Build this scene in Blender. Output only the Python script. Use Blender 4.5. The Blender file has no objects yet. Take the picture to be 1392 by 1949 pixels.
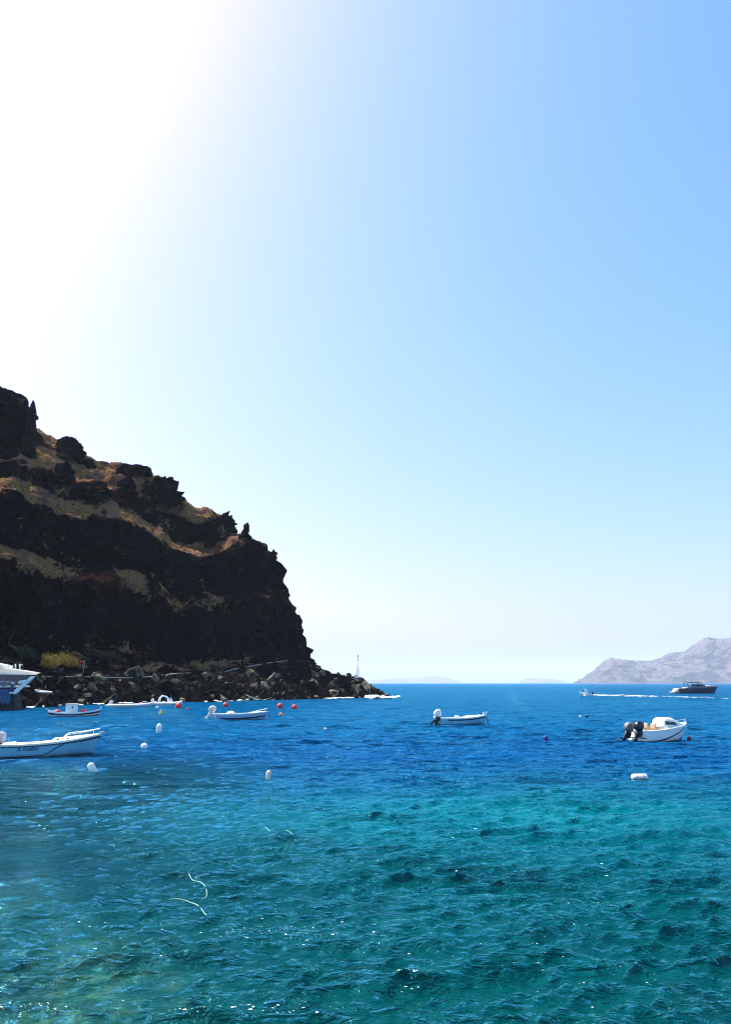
import bpy, bmesh, math, random
import numpy as np
from mathutils import Vector, Matrix, Euler

# ------------------------------------------------------------------ camera, sky, sun, exposure
S = bpy.context.scene
C = S.collection
R = math.radians
FPX = 1465.0                       # focal length in photograph pixels (1392 x 1949)
HC = 4.5                           # eye height above the water
K = HC / 4.0
PIT = math.atan((1300 - 974.5) / FPX)
SP, CP = math.sin(PIT), math.cos(PIT)

cam = bpy.data.cameras.new('camera')
cam.sensor_width = 36.0
cam.lens = 36.0 * FPX / 1949.0
cam.clip_start = 0.1
cam.clip_end = 80000
camo = bpy.data.objects.new('camera', cam)
camo.location = (0, 0, HC)
camo.rotation_euler = (math.pi / 2 + PIT, 0, 0)
C.objects.link(camo)
S.camera = camo

SUN_AZ, SUN_EL = 59.0, 54.0        # degrees left of the view, degrees up
W = bpy.data.worlds.new('World'); S.world = W
W.use_nodes = True
wn = W.node_tree.nodes; wl = W.node_tree.links
sky = wn.new('ShaderNodeTexSky')
sky.sky_type = 'NISHITA'
sky.sun_disc = False
sky.sun_elevation = R(SUN_EL)
sky.sun_rotation = R(-SUN_AZ)
sky.air_density = 1.3
sky.dust_density = 2.6
sky.ozone_density = 10
wn['Background'].inputs['Strength'].default_value = 0.125
def wmath(op, a, b):
    o = wn.new('ShaderNodeMath'); o.operation = op
    for k, v in ((0, a), (1, b)):
        if isinstance(v, (int, float)): o.inputs[k].default_value = v
        else: wl.new(v, o.inputs[k])
    return o.outputs[0]
# camera-like colour response of the whole sky: red rolls off in the deep blue, green is compressed
sp_ = wn.new('ShaderNodeSeparateColor'); cb_ = wn.new('ShaderNodeCombineColor')
wl.new(sky.outputs[0], sp_.inputs[0])
g_ = wmath('MULTIPLY', wmath('POWER', wmath('DIVIDE', sp_.outputs[1], 2.8), 0.86), 2.72)
r_ = wmath('MINIMUM', wmath('MULTIPLY', wmath('POWER', wmath('DIVIDE', sp_.outputs[0], 2.05), 1.40), 2.3), g_)
wl.new(r_, cb_.inputs[0]); wl.new(g_, cb_.inputs[1]); wl.new(sp_.outputs[2], cb_.inputs[2])
wl.new(cb_.outputs[0], wn['Background'].inputs['Color'])

sd = bpy.data.lights.new('sun', 'SUN')
sd.energy = 4.6
sd.angle = R(0.5)
sd.color = (1.0, 0.95, 0.87)
suno = bpy.data.objects.new('sun', sd)
sdir = Vector((-math.sin(R(SUN_AZ)) * math.cos(R(SUN_EL)), math.cos(R(SUN_AZ)) * math.cos(R(SUN_EL)), math.sin(R(SUN_EL))))
suno.rotation_euler = sdir.to_track_quat('Z', 'Y').to_euler()
suno.location = (-60, 60, 150)
C.objects.link(suno)

S.view_settings.view_transform = 'Standard'
S.view_settings.look = 'None'
S.view_settings.gamma = 1.0
S.view_settings.use_curve_mapping = False
S.view_settings.exposure = 1.1
S.render.engine = 'CYCLES'
S.cycles.use_denoising = True
S.cycles.denoising_prefilter = 'ACCURATE'
S.cycles.denoising_input_passes = 'RGB_ALBEDO_NORMAL'
S.cycles.filter_width = 1.0
S.cycles.max_bounces = 6
S.cycles.volume_bounces = 1
S.cycles.sample_clamp_indirect = 6

# ------------------------------------------------------------------ helpers
rng = np.random.default_rng(7)
random.seed(7)

def ray(px, py):
    xr = (px - 696.0) / FPX; yu = (974.5 - py) / FPX
    return xr, CP - yu * SP, SP + yu * CP

def gp(px, py, z=0.0):             # pixel -> point at height z
    x, y, zz = ray(px, py)
    t = (z - HC) / zz
    return Vector((x * t, y * t, z))

def atd(px, py, Y):                # pixel -> point at world distance Y ahead
    x, y, zz = ray(px, py)
    t = Y / y
    return Vector((x * t, Y, HC + zz * t))

def project(P):                    # (n,3) -> photo pixels
    P = np.asarray(P, float)
    dz = P[:, 2] - HC
    fw = P[:, 1] * CP + dz * SP
    up = -P[:, 1] * SP + dz * CP
    return 696 + FPX * P[:, 0] / fw, 974.5 - FPX * up / fw

def _h(ix, iy, iz, s):
    n = (ix * 374761393 + iy * 668265263 + iz * 2147483647 + s * 974634777) & 0xffffffff
    n = ((n ^ (n >> 13)) * 1274126177) & 0xffffffff
    n = ((n ^ (n >> 16)) * 2246822519) & 0xffffffff
    return ((n ^ (n >> 15)) & 0xffffff) / float(0xffffff) * 2 - 1

def vnoise(P, s=0):
    P = np.asarray(P, float)
    i = np.floor(P).astype(np.int64); f = P - i
    f = f * f * f * (f * (f * 6 - 15) + 10)
    x, y, z = i[:, 0], i[:, 1], i[:, 2]
    r = 0
    for a in (0, 1):
        wa = f[:, 0] if a else 1 - f[:, 0]
        for b in (0, 1):
            wb = f[:, 1] if b else 1 - f[:, 1]
            for c in (0, 1):
                wc = f[:, 2] if c else 1 - f[:, 2]
                r = r + _h(x + a, y + b, z + c, s) * wa * wb * wc
    return r

def fbm(P, o=4, s=0, g=0.5):
    P = np.asarray(P, float); a = 1.0; t = 0; n = 0
    for k in range(o):
        t = t + a * vnoise(P, s + k * 17); n += a
        P = P * 2.03 + 11.3; a *= g
    return t / n * 1.6

def ridged(P, o=4, s=0):
    P = np.asarray(P, float); a = 1.0; t = 0; n = 0
    for k in range(o):
        t = t + a * (1 - np.abs(vnoise(P, s + k * 13)) * 2); n += a
        P = P * 2.1 + 5.7; a *= 0.5
    return t / n

def smooth(a, b, x):
    t = np.clip((x - a) / (b - a), 0, 1)
    return t * t * (3 - 2 * t)

def tag(o, label=None, cat=None, group=None, kind=None):
    if label: o['label'] = label
    if cat: o['category'] = cat
    if group: o['group'] = group
    if kind: o['kind'] = kind
    return o

def empty(name, loc=(0, 0, 0), rz=0.0, rot=None):
    o = bpy.data.objects.new(name, None)
    o.location = loc
    o.rotation_euler = rot if rot else (0, 0, rz)
    o.empty_display_size = 0.2
    C.objects.link(o)
    return o

def link(name, me, mat, parent=None, loc=None):
    o = bpy.data.objects.new(name, me)
    if mat is not None and not len(me.materials):
        me.materials.append(mat)
    C.objects.link(o)
    if parent is not None: o.parent = parent
    if loc is not None: o.location = loc
    return o

def pydata(name, V, F, mat, parent=None, flat=False, loc=None):
    me = bpy.data.meshes.new(name)
    me.from_pydata([tuple(map(float, v)) for v in V], [], F)
    me.update()
    if not flat:
        me.polygons.foreach_set('use_smooth', [True] * len(me.polygons))
    return link(name, me, mat, parent, loc)

def grid_mesh(name, V, ny, nx, keep=None, smoothed=True, wrap=False):
    """V: (ny*nx,3) row-major -> mesh"""
    i = np.arange(ny * nx).reshape(ny, nx)
    if wrap: i = np.concatenate([i, i[:, :1]], 1)
    q = np.stack([i[:-1, :-1], i[:-1, 1:], i[1:, 1:], i[1:, :-1]], -1).reshape(-1, 4)
    if keep is not None:
        q = q[keep[q].any(1)]
    used = np.unique(q)
    mp = -np.ones(len(V), int); mp[used] = np.arange(len(used))
    q = mp[q]; V2 = V[used]
    me = bpy.data.meshes.new(name)
    me.vertices.add(len(V2)); me.vertices.foreach_set('co', V2.astype(np.float32).ravel())
    me.loops.add(q.size); me.loops.foreach_set('vertex_index', q.astype(np.int32).ravel())
    me.polygons.add(len(q))
    me.polygons.foreach_set('loop_start', np.arange(0, q.size, 4, dtype=np.int32))
    me.polygons.foreach_set('loop_total', np.full(len(q), 4, dtype=np.int32))
    me.polygons.foreach_set('use_smooth', np.full(len(q), smoothed))
    me.update(calc_edges=True)
    me.validate()
    return me, used

def vattr(me, name, vals):
    a = me.attributes.new(name, 'FLOAT', 'POINT')
    a.data.foreach_set('value', np.asarray(vals, np.float32))

# ------------------------------------------------------------------ materials
class N:
    """tiny node-tree writer"""
    def __init__(s, name):
        s.m = bpy.data.materials.new(name); s.m.use_nodes = True
        s.t = s.m.node_tree; s.b = s.t.nodes['Principled BSDF']; s.out = s.t.nodes['Material Output']
    def n(s, ty, **kw):
        o = s.t.nodes.new(ty)
        for k, v in kw.items(): setattr(o, k, v)
        return o
    def l(s, a, b): s.t.links.new(a, b)
    def val(s, sock, v):
        if hasattr(v, 'is_output') or isinstance(v, bpy.types.NodeSocket): s.l(v, sock)
        else: sock.default_value = v
    def math(s, op, a, b=0.0, c=None):
        o = s.n('ShaderNodeMath', operation=op)
        s.val(o.inputs[0], a); s.val(o.inputs[1], b)
        if c is not None: s.val(o.inputs[2], c)
        return o.outputs[0]
    def noise(s, scale, detail=4, rough=0.5, vec=None, dist=0.0):
        o = s.n('ShaderNodeTexNoise')
        o.inputs['Scale'].default_value = scale; o.inputs['Detail'].default_value = detail
        o.inputs['Roughness'].default_value = rough; o.inputs['Distortion'].default_value = dist
        if vec is not None: s.l(vec, o.inputs['Vector'])
        return o.outputs['Fac']
    def ramp(s, f, stops):
        o = s.n('ShaderNodeValToRGB'); e = o.color_ramp.elements
        while len(e) > 1: e.remove(e[-1])
        for k, (p, c) in enumerate(stops):
            x = e[0] if k == 0 else e.new(p)
            x.position = p; x.color = (*c, 1) if len(c) == 3 else c
        s.l(f, o.inputs[0]); return o.outputs[0]
    def mix(s, f, a, b):
        o = s.n('ShaderNodeMix', data_type='RGBA')
        s.val(o.inputs[0], f)
        for k, v in ((6, a), (7, b)):
            s.val(o.inputs[k], v if not isinstance(v, tuple) else (*v, 1) if len(v) == 3 else v)
        return o.outputs[2]
    def rng(s, f, a, b, c=0.0, d=1.0, sm=True):
        o = s.n('ShaderNodeMapRange', interpolation_type='SMOOTHSTEP' if sm else 'LINEAR')
        s.val(o.inputs[0], f)
        for k, v in zip((1, 2, 3, 4), (a, b, c, d)): o.inputs[k].default_value = v
        return o.outputs[0]
    def attr(s, name): return s.n('ShaderNodeAttribute', attribute_name=name).outputs['Fac']
    def bump(s, h, dist, strength=1.0, nrm=None):
        o = s.n('ShaderNodeBump'); o.inputs['Distance'].default_value = dist
        o.inputs['Strength'].default_value = strength
        s.l(h, o.inputs['Height'])
        if nrm is not None: s.l(nrm, o.inputs['Normal'])
        return o.outputs[0]
    def base(s, c): s.val(s.b.inputs['Base Color'], c if not isinstance(c, tuple) else (*c, 1))

def paint(name, col, rough=0.45, dirt=0.12, scale=3.0, metal=0.0, bump=0.0, spec=0.5):
    n = N(name)
    tc = n.n('ShaderNodeTexCoord').outputs['Object']
    f = n.noise(scale, 5, 0.6, tc)
    d = tuple(c * (1 - dirt * 2.2) for c in col)
    n.base(n.ramp(f, [(0.3, d), (0.6, col), (1.0, tuple(min(1, c * 1.06) for c in col))]))
    n.val(n.b.inputs['Roughness'], n.rng(f, 0.2, 0.8, min(1, rough + .12), max(.05, rough - .08)))
    n.b.inputs['Metallic'].default_value = metal
    n.b.inputs['Specular IOR Level'].default_value = spec
    if bump: n.l(n.bump(n.noise(scale * 6, 4, 0.6, tc), bump), n.b.inputs['Normal'])
    return n.m

# ------------------------------------------------------------------ the sea
def lee(X, Y):
    e = 3.0 * vnoise(np.stack([X / 6.0, Y / 9.0, 0 * X], 1), 77)
    return smooth(1.0, -9.0, X + 0.10 * Y + e) * smooth(62, 36, Y + e) * (0.35 + 0.65 * smooth(10.5, 16, Y + 0.4 * X + e))

def wave_field(X, Y, cell):
    """sum of travelling chop; components finer than the mesh cell are left to the bump"""
    P = np.stack([X / 9.0, Y / 9.0, np.zeros_like(X)], 1)
    wx = X + 0.9 * vnoise(P, 3); wy = Y + 0.9 * vnoise(P, 4)
    gust = 0.92 + 0.22 * vnoise(np.stack([X / 17.0, Y / 26.0, 0 * X], 1), 9)
    calm = lee(X, Y)
    openw = 0.75 + 0.95 * smooth(25, 95, Y)
    Z = np.zeros_like(X); DX = np.zeros_like(X); DY = np.zeros_like(X)
    r = np.random.default_rng(21)
    n = 72
    for k in range(n):
        lam = 0.26 * (7.5 / 0.26) ** ((k + r.random()) / n)
        th = R(-90 + 14) + r.normal(0, 0.45 if lam < 0.6 else 0.27)
        a = 0.0170 * lam * (0.5 + r.random())
        if lam > 0.8: a *= (0.8 / lam) ** 1.05
        kk = 2 * math.pi / lam
        dx, dy = math.cos(th), math.sin(th)
        ph = kk * (wx * dx + wy * dy) + r.random() * 6.283
        w = np.clip((lam / np.maximum(cell, 1e-3) - 2.2) / 2.0, 0, 1) * a
        if lam < 2.0: w = w * gust
        if lam > 1.2: w = w * openw
        w = w * (1 - (0.55 if lam < 0.9 else 0.42) * calm)
        Z += w * np.sin(ph)
        c = np.cos(ph) * w * 0.75
        DX += c * dx; DY += c * dy
    return Z, DX, DY

def build_sea():
    th = np.concatenate([np.radians(np.arange(-180, -64, 4.0)), np.radians(np.arange(-60, -31, 0.3)), np.radians(np.arange(-31, 31.01, 0.135)), np.radians(np.arange(31.3, 60, 0.3)), np.radians(np.arange(64, 179, 4.0))])
    rr = [1.0, 3.0, 5.5]
    while rr[-1] < 32000:
        r = rr[-1]
        g = 0.0052 if 7 < r < 90 else (0.0085 if r < 220 and r > 7 else (0.03 if r < 1200 else 0.08))
        if r < 7: g = 0.08
        rr.append(r * (1 + g))
    rr = np.array(rr)
    rad, ang = np.meshgrid(rr, th, indexing='ij')
    X = (np.sin(ang) * rad).ravel(); Y = (np.cos(ang) * rad).ravel()
    cell = np.maximum(np.gradient(rr)[:, None] * 0.6, rad * np.gradient(th)[None, :]).ravel()
    Z, DX, DY = wave_field(X, Y, cell)
    V = np.stack([X + DX, Y + DY, Z], 1)
    me, used = grid_mesh('sea', V, len(rr), len(th), wrap=True)
    vattr(me, 'calm', lee(X, Y)[used])
    return me

def sea_material():
    n = N('sea_water')
    pos = n.n('ShaderNodeNewGeometry').outputs['Position']
    sep = n.n('ShaderNodeSeparateXYZ'); n.l(pos, sep.inputs[0])
    x, y = sep.outputs[0], sep.outputs[1]
    big = n.noise(0.05, 3, 0.5, pos)
    d = n.math('ADD', y, n.math('MULTIPLY', n.math('SUBTRACT', big, 0.5), 26.0))
    body = n.ramp(n.rng(d, 8, 78, sm=False), [(0.0, (0.0, 0.042, 0.034)), (0.18, (0.0, 0.054, 0.056)), (0.36, (0.0, 0.058, 0.105)), (0.6, (0.0, 0.064, 0.205)), (1.0, (0.0, 0.095, 0.235))])
    # pale sand under shallow water: one patch off to the right, weed and stones near the left foot of the quay
    c = gp(980, 1548)
    dx = n.math('MULTIPLY', n.math('SUBTRACT', x, c.x), 0.6); dy = n.math('MULTIPLY', n.math('SUBTRACT', y, c.y), 1.0)
    rad = n.math('SQRT', n.math('ADD', n.math('MULTIPLY', dx, dx), n.math('MULTIPLY', dy, dy)))
    rad = n.math('ADD', rad, n.math('MULTIPLY', n.noise(0.22, 5, 0.65, pos), 9.0))
    body = n.mix(n.rng(rad, 1.0, 15.0, 0.75, 0.0), body, (0.0, 0.155, 0.15))
    c2 = gp(60, 1930)
    dx = n.math('SUBTRACT', x, c2.x); dy = n.math('MULTIPLY', n.math('SUBTRACT', y, c2.y), 0.55)
    rad = n.math('SQRT', n.math('ADD', n.math('MULTIPLY', dx, dx), n.math('MULTIPLY', dy, dy)))
    rad = n.math('ADD', rad, n.math('MULTIPLY', n.noise(0.8, 5, 0.65, pos), 2.6))
    body = n.mix(n.rng(rad, 0.8, 4.0, 0.9, 0.0), body, n.ramp(n.noise(2.2, 5, 0.65, pos), [(0.35, (0.002, 0.03, 0.018)), (0.5, (0.012, 0.07, 0.034)), (0.7, (0.09, 0.16, 0.05))]))
    # weed beds: darker green blotches on the bottom close in
    weed = n.math('MULTIPLY', n.rng(n.noise(0.28, 5, 0.6, pos), 0.52, 0.66), n.rng(y, 14, 34, 0.7, 0.0))
    body = n.mix(weed, body, (0.0, 0.010, 0.008))
    body = n.mix(n.math('MULTIPLY', n.attr('calm'), 0.85), body, (0.0, 0.012, 0.008))  # dark green cliff reflection in the lee, put into the body colour
    mp = n.n('ShaderNodeMapping'); n.l(pos, mp.inputs[0])
    mp.inputs['Rotation'].default_value = (0, 0, R(-10)); mp.inputs['Scale'].default_value = (0.6, 1.5, 1.0)
    def crest(f): return n.math('SUBTRACT', 1.0, n.math('ABSOLUTE', n.math('MULTIPLY_ADD', f, 2.0, -1.0)))
    h0 = n.noise(7.5, 4, 0.55, mp.outputs[0], 0.6)
    h1 = n.noise(2.6, 4, 0.55, mp.outputs[0], 0.5)
    h2 = n.noise(0.85, 4, 0.6, mp.outputs[0], 0.4)
    h3 = n.noise(0.22, 3, 0.55, mp.outputs[0], 0.3)
    calm = n.attr('calm')
    quiet = n.math('MULTIPLY_ADD', calm, -0.62, 1.0)
    near = n.bump(n.math('MULTIPLY', h0, quiet), 0.05, 0.8, n.bump(n.math('MULTIPLY', crest(h1), quiet), 0.135, 1.0))
    far = n.bump(h3, 3.2, 1.0, n.bump(n.math('MULTIPLY', crest(h2), quiet), 0.85, 1.0, near))
    mx = n.n('ShaderNodeMix', data_type='VECTOR')
    n.l(n.rng(y, 16, 60), mx.inputs[0]); n.l(near, mx.inputs[4]); n.l(far, mx.inputs[5])
    nrm = mx.outputs[1]
    n.t.nodes.remove(n.b)
    df = n.n('ShaderNodeBsdfDiffuse'); n.l(body, df.inputs[0]); n.l(nrm, df.inputs['Normal'])
    gl = n.n('ShaderNodeBsdfGlossy'); gl.inputs['Roughness'].default_value = 0.045; n.l(nrm, gl.inputs['Normal'])
    gl.inputs['Color'].default_value = (0.22, 0.80, 0.95, 1)
    fr = n.n('ShaderNodeFresnel'); fr.inputs['IOR'].default_value = 1.39; n.l(nrm, fr.inputs['Normal'])
    # a rough sea never reaches mirror reflectance at the horizon: wave faces hide one another
    fac = n.math('DIVIDE', fr.outputs[0], n.math('ADD', 1.0, n.math('MULTIPLY', fr.outputs[0], 0.25)))
    ms = n.n('ShaderNodeMixShader'); n.l(fac, ms.inputs[0]); n.l(df.outputs[0], ms.inputs[1]); n.l(gl.outputs[0], ms.inputs[2])
    n.l(ms.outputs[0], n.out.inputs['Surface'])
    return n.m

sea = link('sea', build_sea(), sea_material())
tag(sea, 'deep blue and teal choppy sea water', kind='structure')

# ------------------------------------------------------------------ the cliff
SHPX = [(0, 1350), (60, 1348), (120, 1344), (200, 1341), (260, 1338.5), (345, 1337), (440, 1335), (500, 1333), (570, 1331), (620, 1330), (680, 1328.5), (738, 1327)]
front = [(-150 * K, 25 * K), (-128 * K, 70 * K), (-100 * K, 104 * K)] + [tuple(gp(*p)[:2]) for p in SHPX]
tx, ty = front[-1]
back = [(tx - 1, ty + 14), (tx - 7, ty + 38), (tx - 20 * K, ty + 82 * K), (-55 * K, 352 * K), (-120 * K, 405 * K), (-320 * K, 480 * K)]
SHORE = np.array(front + back)

def shore_dist(X, Y):
    best = np.full(X.shape, 1e9)
    P = SHORE
    for a, b in zip(P[:-1], P[1:]):
        d = b - a; L = d @ d
        t = np.clip(((X - a[0]) * d[0] + (Y - a[1]) * d[1]) / L, 0, 1)
        best = np.minimum(best, np.hypot(X - a[0] - t * d[0], Y - a[1] - t * d[1]))
    poly = np.vstack([P, [(-900, 480 * K), (-900, 25 * K)]])
    ins = np.zeros(X.shape, bool)
    j = len(poly) - 1
    for i in range(len(poly)):
        xi, yi = poly[i]; xj, yj = poly[j]
        cnd = ((yi > Y) != (yj > Y)) & (X < (xj - xi) * (Y - yi) / (yj - yi + 1e-12) + xi)
        ins ^= cnd; j = i
    return np.where(ins, best, -best)

PE = np.array([-6, -3, 0, 3, 10.5, 12.5, 16, 18, 23, 24.5, 27.5, 36, 40, 52, 55, 68, 90, 125, 160, 240])
PZ = np.array([-5, -2.5, -0.2, 1.8, 5.0, 6.0, 6.2, 7.2, 11.5, 17, 28, 33.5, 46, 53, 59, 68, 83, 104, 122, 150])
# how much loose soil and scrub (1) against bare lava (0) lies at each band of the slope
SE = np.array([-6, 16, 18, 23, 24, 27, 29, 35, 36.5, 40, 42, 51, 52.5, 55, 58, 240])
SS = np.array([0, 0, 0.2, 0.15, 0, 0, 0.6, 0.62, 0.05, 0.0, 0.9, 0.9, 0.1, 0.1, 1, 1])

def terrain(X, Y):
    e = shore_dist(X, Y) / K
    P = np.stack([X / K, Y / K, 0 * X], 1)
    amp = smooth(9, 34, e) * smooth(0, 1, 1)
    w = e + amp * (8.5 * fbm(P / 38.0, 3, 1) + 5.0 * fbm(P / 13.0, 3, 5)) + smooth(14, 22, e) * 0.9 * fbm(P / 3.5, 2, 8)
    z = np.interp(w, PE, PZ)
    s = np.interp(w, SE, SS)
    b = 696 + FPX * X / (Y + 8.0)                              # the lava beds dip towards the tip
    dip = np.interp(b, [-150, 0, 200, 340, 460, 620], [0.20, 0.13, -0.02, -0.16, -0.20, -0.10])
    z = z * (1 + dip * smooth(9, 22, z) * smooth(74, 50, z))
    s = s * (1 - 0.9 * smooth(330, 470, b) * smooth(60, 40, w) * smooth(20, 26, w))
    return e, w, z, s

SIL = [(735, 1326), (690, 1299), (640, 1276), (605, 1258), (580, 1240), (575, 1200), (572, 1162), (550, 1120), (540, 1075), (515, 1045), (475, 1016), (440, 986), (400, 975), (350, 945), (300, 905), (270, 889), (225, 883), (165, 870), (140, 848), (65, 812), (30, 800), (0, 790), (-120, 740), (-400, 700)]
SX = np.array([p[0] for p in SIL][::-1], float); SY = np.array([p[1] for p in SIL][::-1], float)

def build_cliff():
    xs = np.concatenate([np.arange(-330, -135, 2.0), np.arange(-135, 14, 0.5)]) * 1.0
    ys = np.concatenate([np.arange(30, 128, 2.0), np.arange(128, 320, 0.5), np.arange(320, 460, 2.5)])
    X, Y = np.meshgrid(xs, ys); sh = X.shape
    X = X.ravel(); Y = Y.ravel()
    e, w, z, s = terrain(X, Y)
    z = z * K
    # fit the skyline: smooth correction by bearing, only on the upper slopes
    cols = np.arange(-100, 610, 10.0); ratio = np.ones(len(cols))
    for it in range(3):
        fac = np.interp(px_of(X, Y, z), cols, ratio)
        zz = z * np.where(z > 14, 1 + (fac - 1) * smooth(14, 40, z), 1)
        px, py = project(np.stack([X, Y, zz], 1))
        for i, cx in enumerate(cols):
            m = (px > cx - 7) & (px < cx + 7) & (Y < 330)
            if not m.any(): continue
            k = np.argmin(np.where(m, py, 9e9))
            tgt = np.interp(cx, SX, SY)
            zt = atd(px[k], tgt, Y[k]).z
            if zt > 12 and zz[k] > 12: ratio[i] *= np.clip(zt / zz[k], 0.75, 1.3)
        ratio = np.convolve(np.pad(ratio, 3, mode='edge'), np.ones(7) / 7, 'valid')
    fac = np.interp(px_of(X, Y, z), cols, ratio)
    z = z * (1 + (fac - 1) * smooth(14, 40, z))
    globals()['CL_FAC'] = (cols, ratio)
    # rock relief
    P = np.stack([X, Y, z], 1)
    rock = 1 - np.clip(s, 0, 1)
    on = smooth(6, 20, e)
    strat = np.stack([X / 5.0, Y / 5.0, z / 1.6], 1)
    dxy = on[:, None] * (0.35 + rock[:, None]) * np.stack([fbm(strat, 4, 31), fbm(strat, 4, 47)], 1) * 1.7
    rg = ridged(P / 7.0, 4, 61)
    dz = on * ((rg - 0.3) * (1.1 + 0.9 * rock)) + 0.35 * fbm(P / 1.6, 3, 71) * smooth(-1, 4, e)
    V = np.stack([X + dxy[:, 0], Y + dxy[:, 1], z + dz], 1)
    keep = (e > -3.5) & (e < 215)
    me, used = grid_mesh('cliff', V, sh[0], sh[1], keep=keep)
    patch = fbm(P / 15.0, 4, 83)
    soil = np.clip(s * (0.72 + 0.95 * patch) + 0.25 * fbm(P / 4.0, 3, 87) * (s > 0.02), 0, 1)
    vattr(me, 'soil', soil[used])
    vattr(me, 'band', w[used])
    globals()['CL_V'] = V[used]
    return me

def px_of(X, Y, z):
    return 696 + FPX * X / (Y * CP + (z - HC) * SP)

def ground_z(x, y):
    e, w, z, s = terrain(np.array([x]), np.array([y]))
    zz = float(z[0] * K)
    f = float(np.interp(px_of(x, y, zz), *CL_FAC))
    return zz * (1 + (f - 1) * float(smooth(14, 40, zz)))

def cliff_material():
    n = N('volcanic_cliff')
    pos = n.n('ShaderNodeNewGeometry').outputs['Position']
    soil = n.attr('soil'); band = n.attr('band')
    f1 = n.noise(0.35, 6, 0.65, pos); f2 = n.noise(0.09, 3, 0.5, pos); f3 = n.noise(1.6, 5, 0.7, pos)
    lava = n.ramp(f1, [(0.3, (0.004, 0.0037, 0.0045)), (0.55, (0.008, 0.007, 0.0075)), (0.75, (0.026, 0.021, 0.017))])  # lava taken down near black to deepen the shade on the scarps
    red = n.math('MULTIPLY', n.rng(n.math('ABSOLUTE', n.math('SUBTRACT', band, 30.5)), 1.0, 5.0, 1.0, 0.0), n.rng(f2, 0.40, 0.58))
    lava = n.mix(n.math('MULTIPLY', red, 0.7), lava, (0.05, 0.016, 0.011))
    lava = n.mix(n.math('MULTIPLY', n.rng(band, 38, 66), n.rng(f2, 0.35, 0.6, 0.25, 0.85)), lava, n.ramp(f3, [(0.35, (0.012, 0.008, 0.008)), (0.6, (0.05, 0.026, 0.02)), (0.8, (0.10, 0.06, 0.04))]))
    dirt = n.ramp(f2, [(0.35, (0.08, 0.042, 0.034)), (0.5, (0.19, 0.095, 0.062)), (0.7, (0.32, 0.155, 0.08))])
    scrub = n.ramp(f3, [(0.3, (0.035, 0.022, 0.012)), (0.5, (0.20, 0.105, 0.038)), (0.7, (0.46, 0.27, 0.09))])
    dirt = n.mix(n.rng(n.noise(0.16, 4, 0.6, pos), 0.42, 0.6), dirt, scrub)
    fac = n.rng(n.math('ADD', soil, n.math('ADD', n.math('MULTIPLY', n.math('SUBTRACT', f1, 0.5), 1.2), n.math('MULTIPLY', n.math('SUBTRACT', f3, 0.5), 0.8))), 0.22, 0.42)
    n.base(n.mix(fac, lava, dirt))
    n.b.inputs['Roughness'].default_value = 0.95
    n.b.inputs['Specular IOR Level'].default_value = 0.0
    b = n.bump(f1, 1.1, 0.8); b = n.bump(f3, 0.55, 0.9, b)
    n.l(b, n.b.inputs['Normal'])
    return n.m

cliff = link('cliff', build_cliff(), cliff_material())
tag(cliff, 'dark volcanic headland of stepped lava cliffs and scrubby ledges', kind='structure')

# ------------------------------------------------------------------ far land
def far_land(name, outline, Y0, depth, mat, foot_in=0.0, seed=0, nx=420, ny=70, near_right=0.0):
    ox = np.array([p[0] for p in outline], float); oy = np.array([p[1] for p in outline], float)
    pxs = np.linspace(ox[0], ox[-1], nx)
    tops = np.interp(pxs, ox, oy)
    V = np.zeros((ny, nx, 3))
    for j in range(ny):
        t = j / (ny - 1)
        tt = t / 0.62
        for i in range(nx):
            u = i / (nx - 1)
            Yf = Y0 * (1 - near_right * u * u)
            top = atd(pxs[i], tops[i], Yf + depth * 0.62)
            x = top.x * (Yf + depth * t) / (Yf + depth * 0.62)
            z = top.z * (min(1, tt) ** 0.75 if tt <= 1 else max(0.0, 1 - (tt - 1) * 1.4))
            V[j, i] = (x, Yf + depth * t, z)
    V = V.reshape(-1, 3)
    hmax = V[:, 2].max()
    t = np.repeat(np.arange(ny) / (ny - 1), nx)
    env = smooth(0, 0.12, t) * smooth(0.66, 0.5, t)
    sc = depth * 0.12
    g = ridged(np.stack([V[:, 0] / sc, V[:, 1] / (sc * 2.5), V[:, 2] / (sc * 1.5)], 1), 4, seed)
    V[:, 1] += env * (g - 0.4) * depth * 0.30 * np.minimum(1, V[:, 2] / hmax * 2 + 0.2)
    V[:, 2] += env * 0.06 * hmax * fbm(V / (sc * 0.6), 5, seed + 5, 0.6) - (V[:, 2] < 1) * 2
    me, used = grid_mesh(name, V, ny, nx)
    return link(name, me, mat)

def land_material(name, a, b, c):
    n = N(name)
    pos = n.n('ShaderNodeNewGeometry').outputs['Position']
    sep = n.n('ShaderNodeSeparateXYZ'); n.l(pos, sep.inputs[0])
    mp = n.n('ShaderNodeMapping'); n.l(pos, mp.inputs[0]); mp.inputs['Scale'].default_value = (0.35, 0.35, 3.0)
    f = n.noise(0.012, 6, 0.6, mp.outputs[0]); g = n.noise(0.006, 4, 0.6, pos)
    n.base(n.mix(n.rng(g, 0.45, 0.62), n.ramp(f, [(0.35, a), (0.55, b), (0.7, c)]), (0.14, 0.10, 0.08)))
    n.b.inputs['Roughness'].default_value = 1.0
    n.b.inputs['Specular IOR Level'].default_value = 0.1
    n.l(n.bump(f, 60.0), n.b.inputs['Normal'])
    return n.m
m_isle = land_material('island_rock', (0.02, 0.022, 0.03), (0.04, 0.04, 0.05), (0.06, 0.055, 0.06))
m_far = land_material('hazed_caldera_rock', (0.010, 0.015, 0.036), (0.05, 0.048, 0.064), (0.20, 0.165, 0.16))  # mauve-blue haze tone mixed into the rock colour
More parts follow.
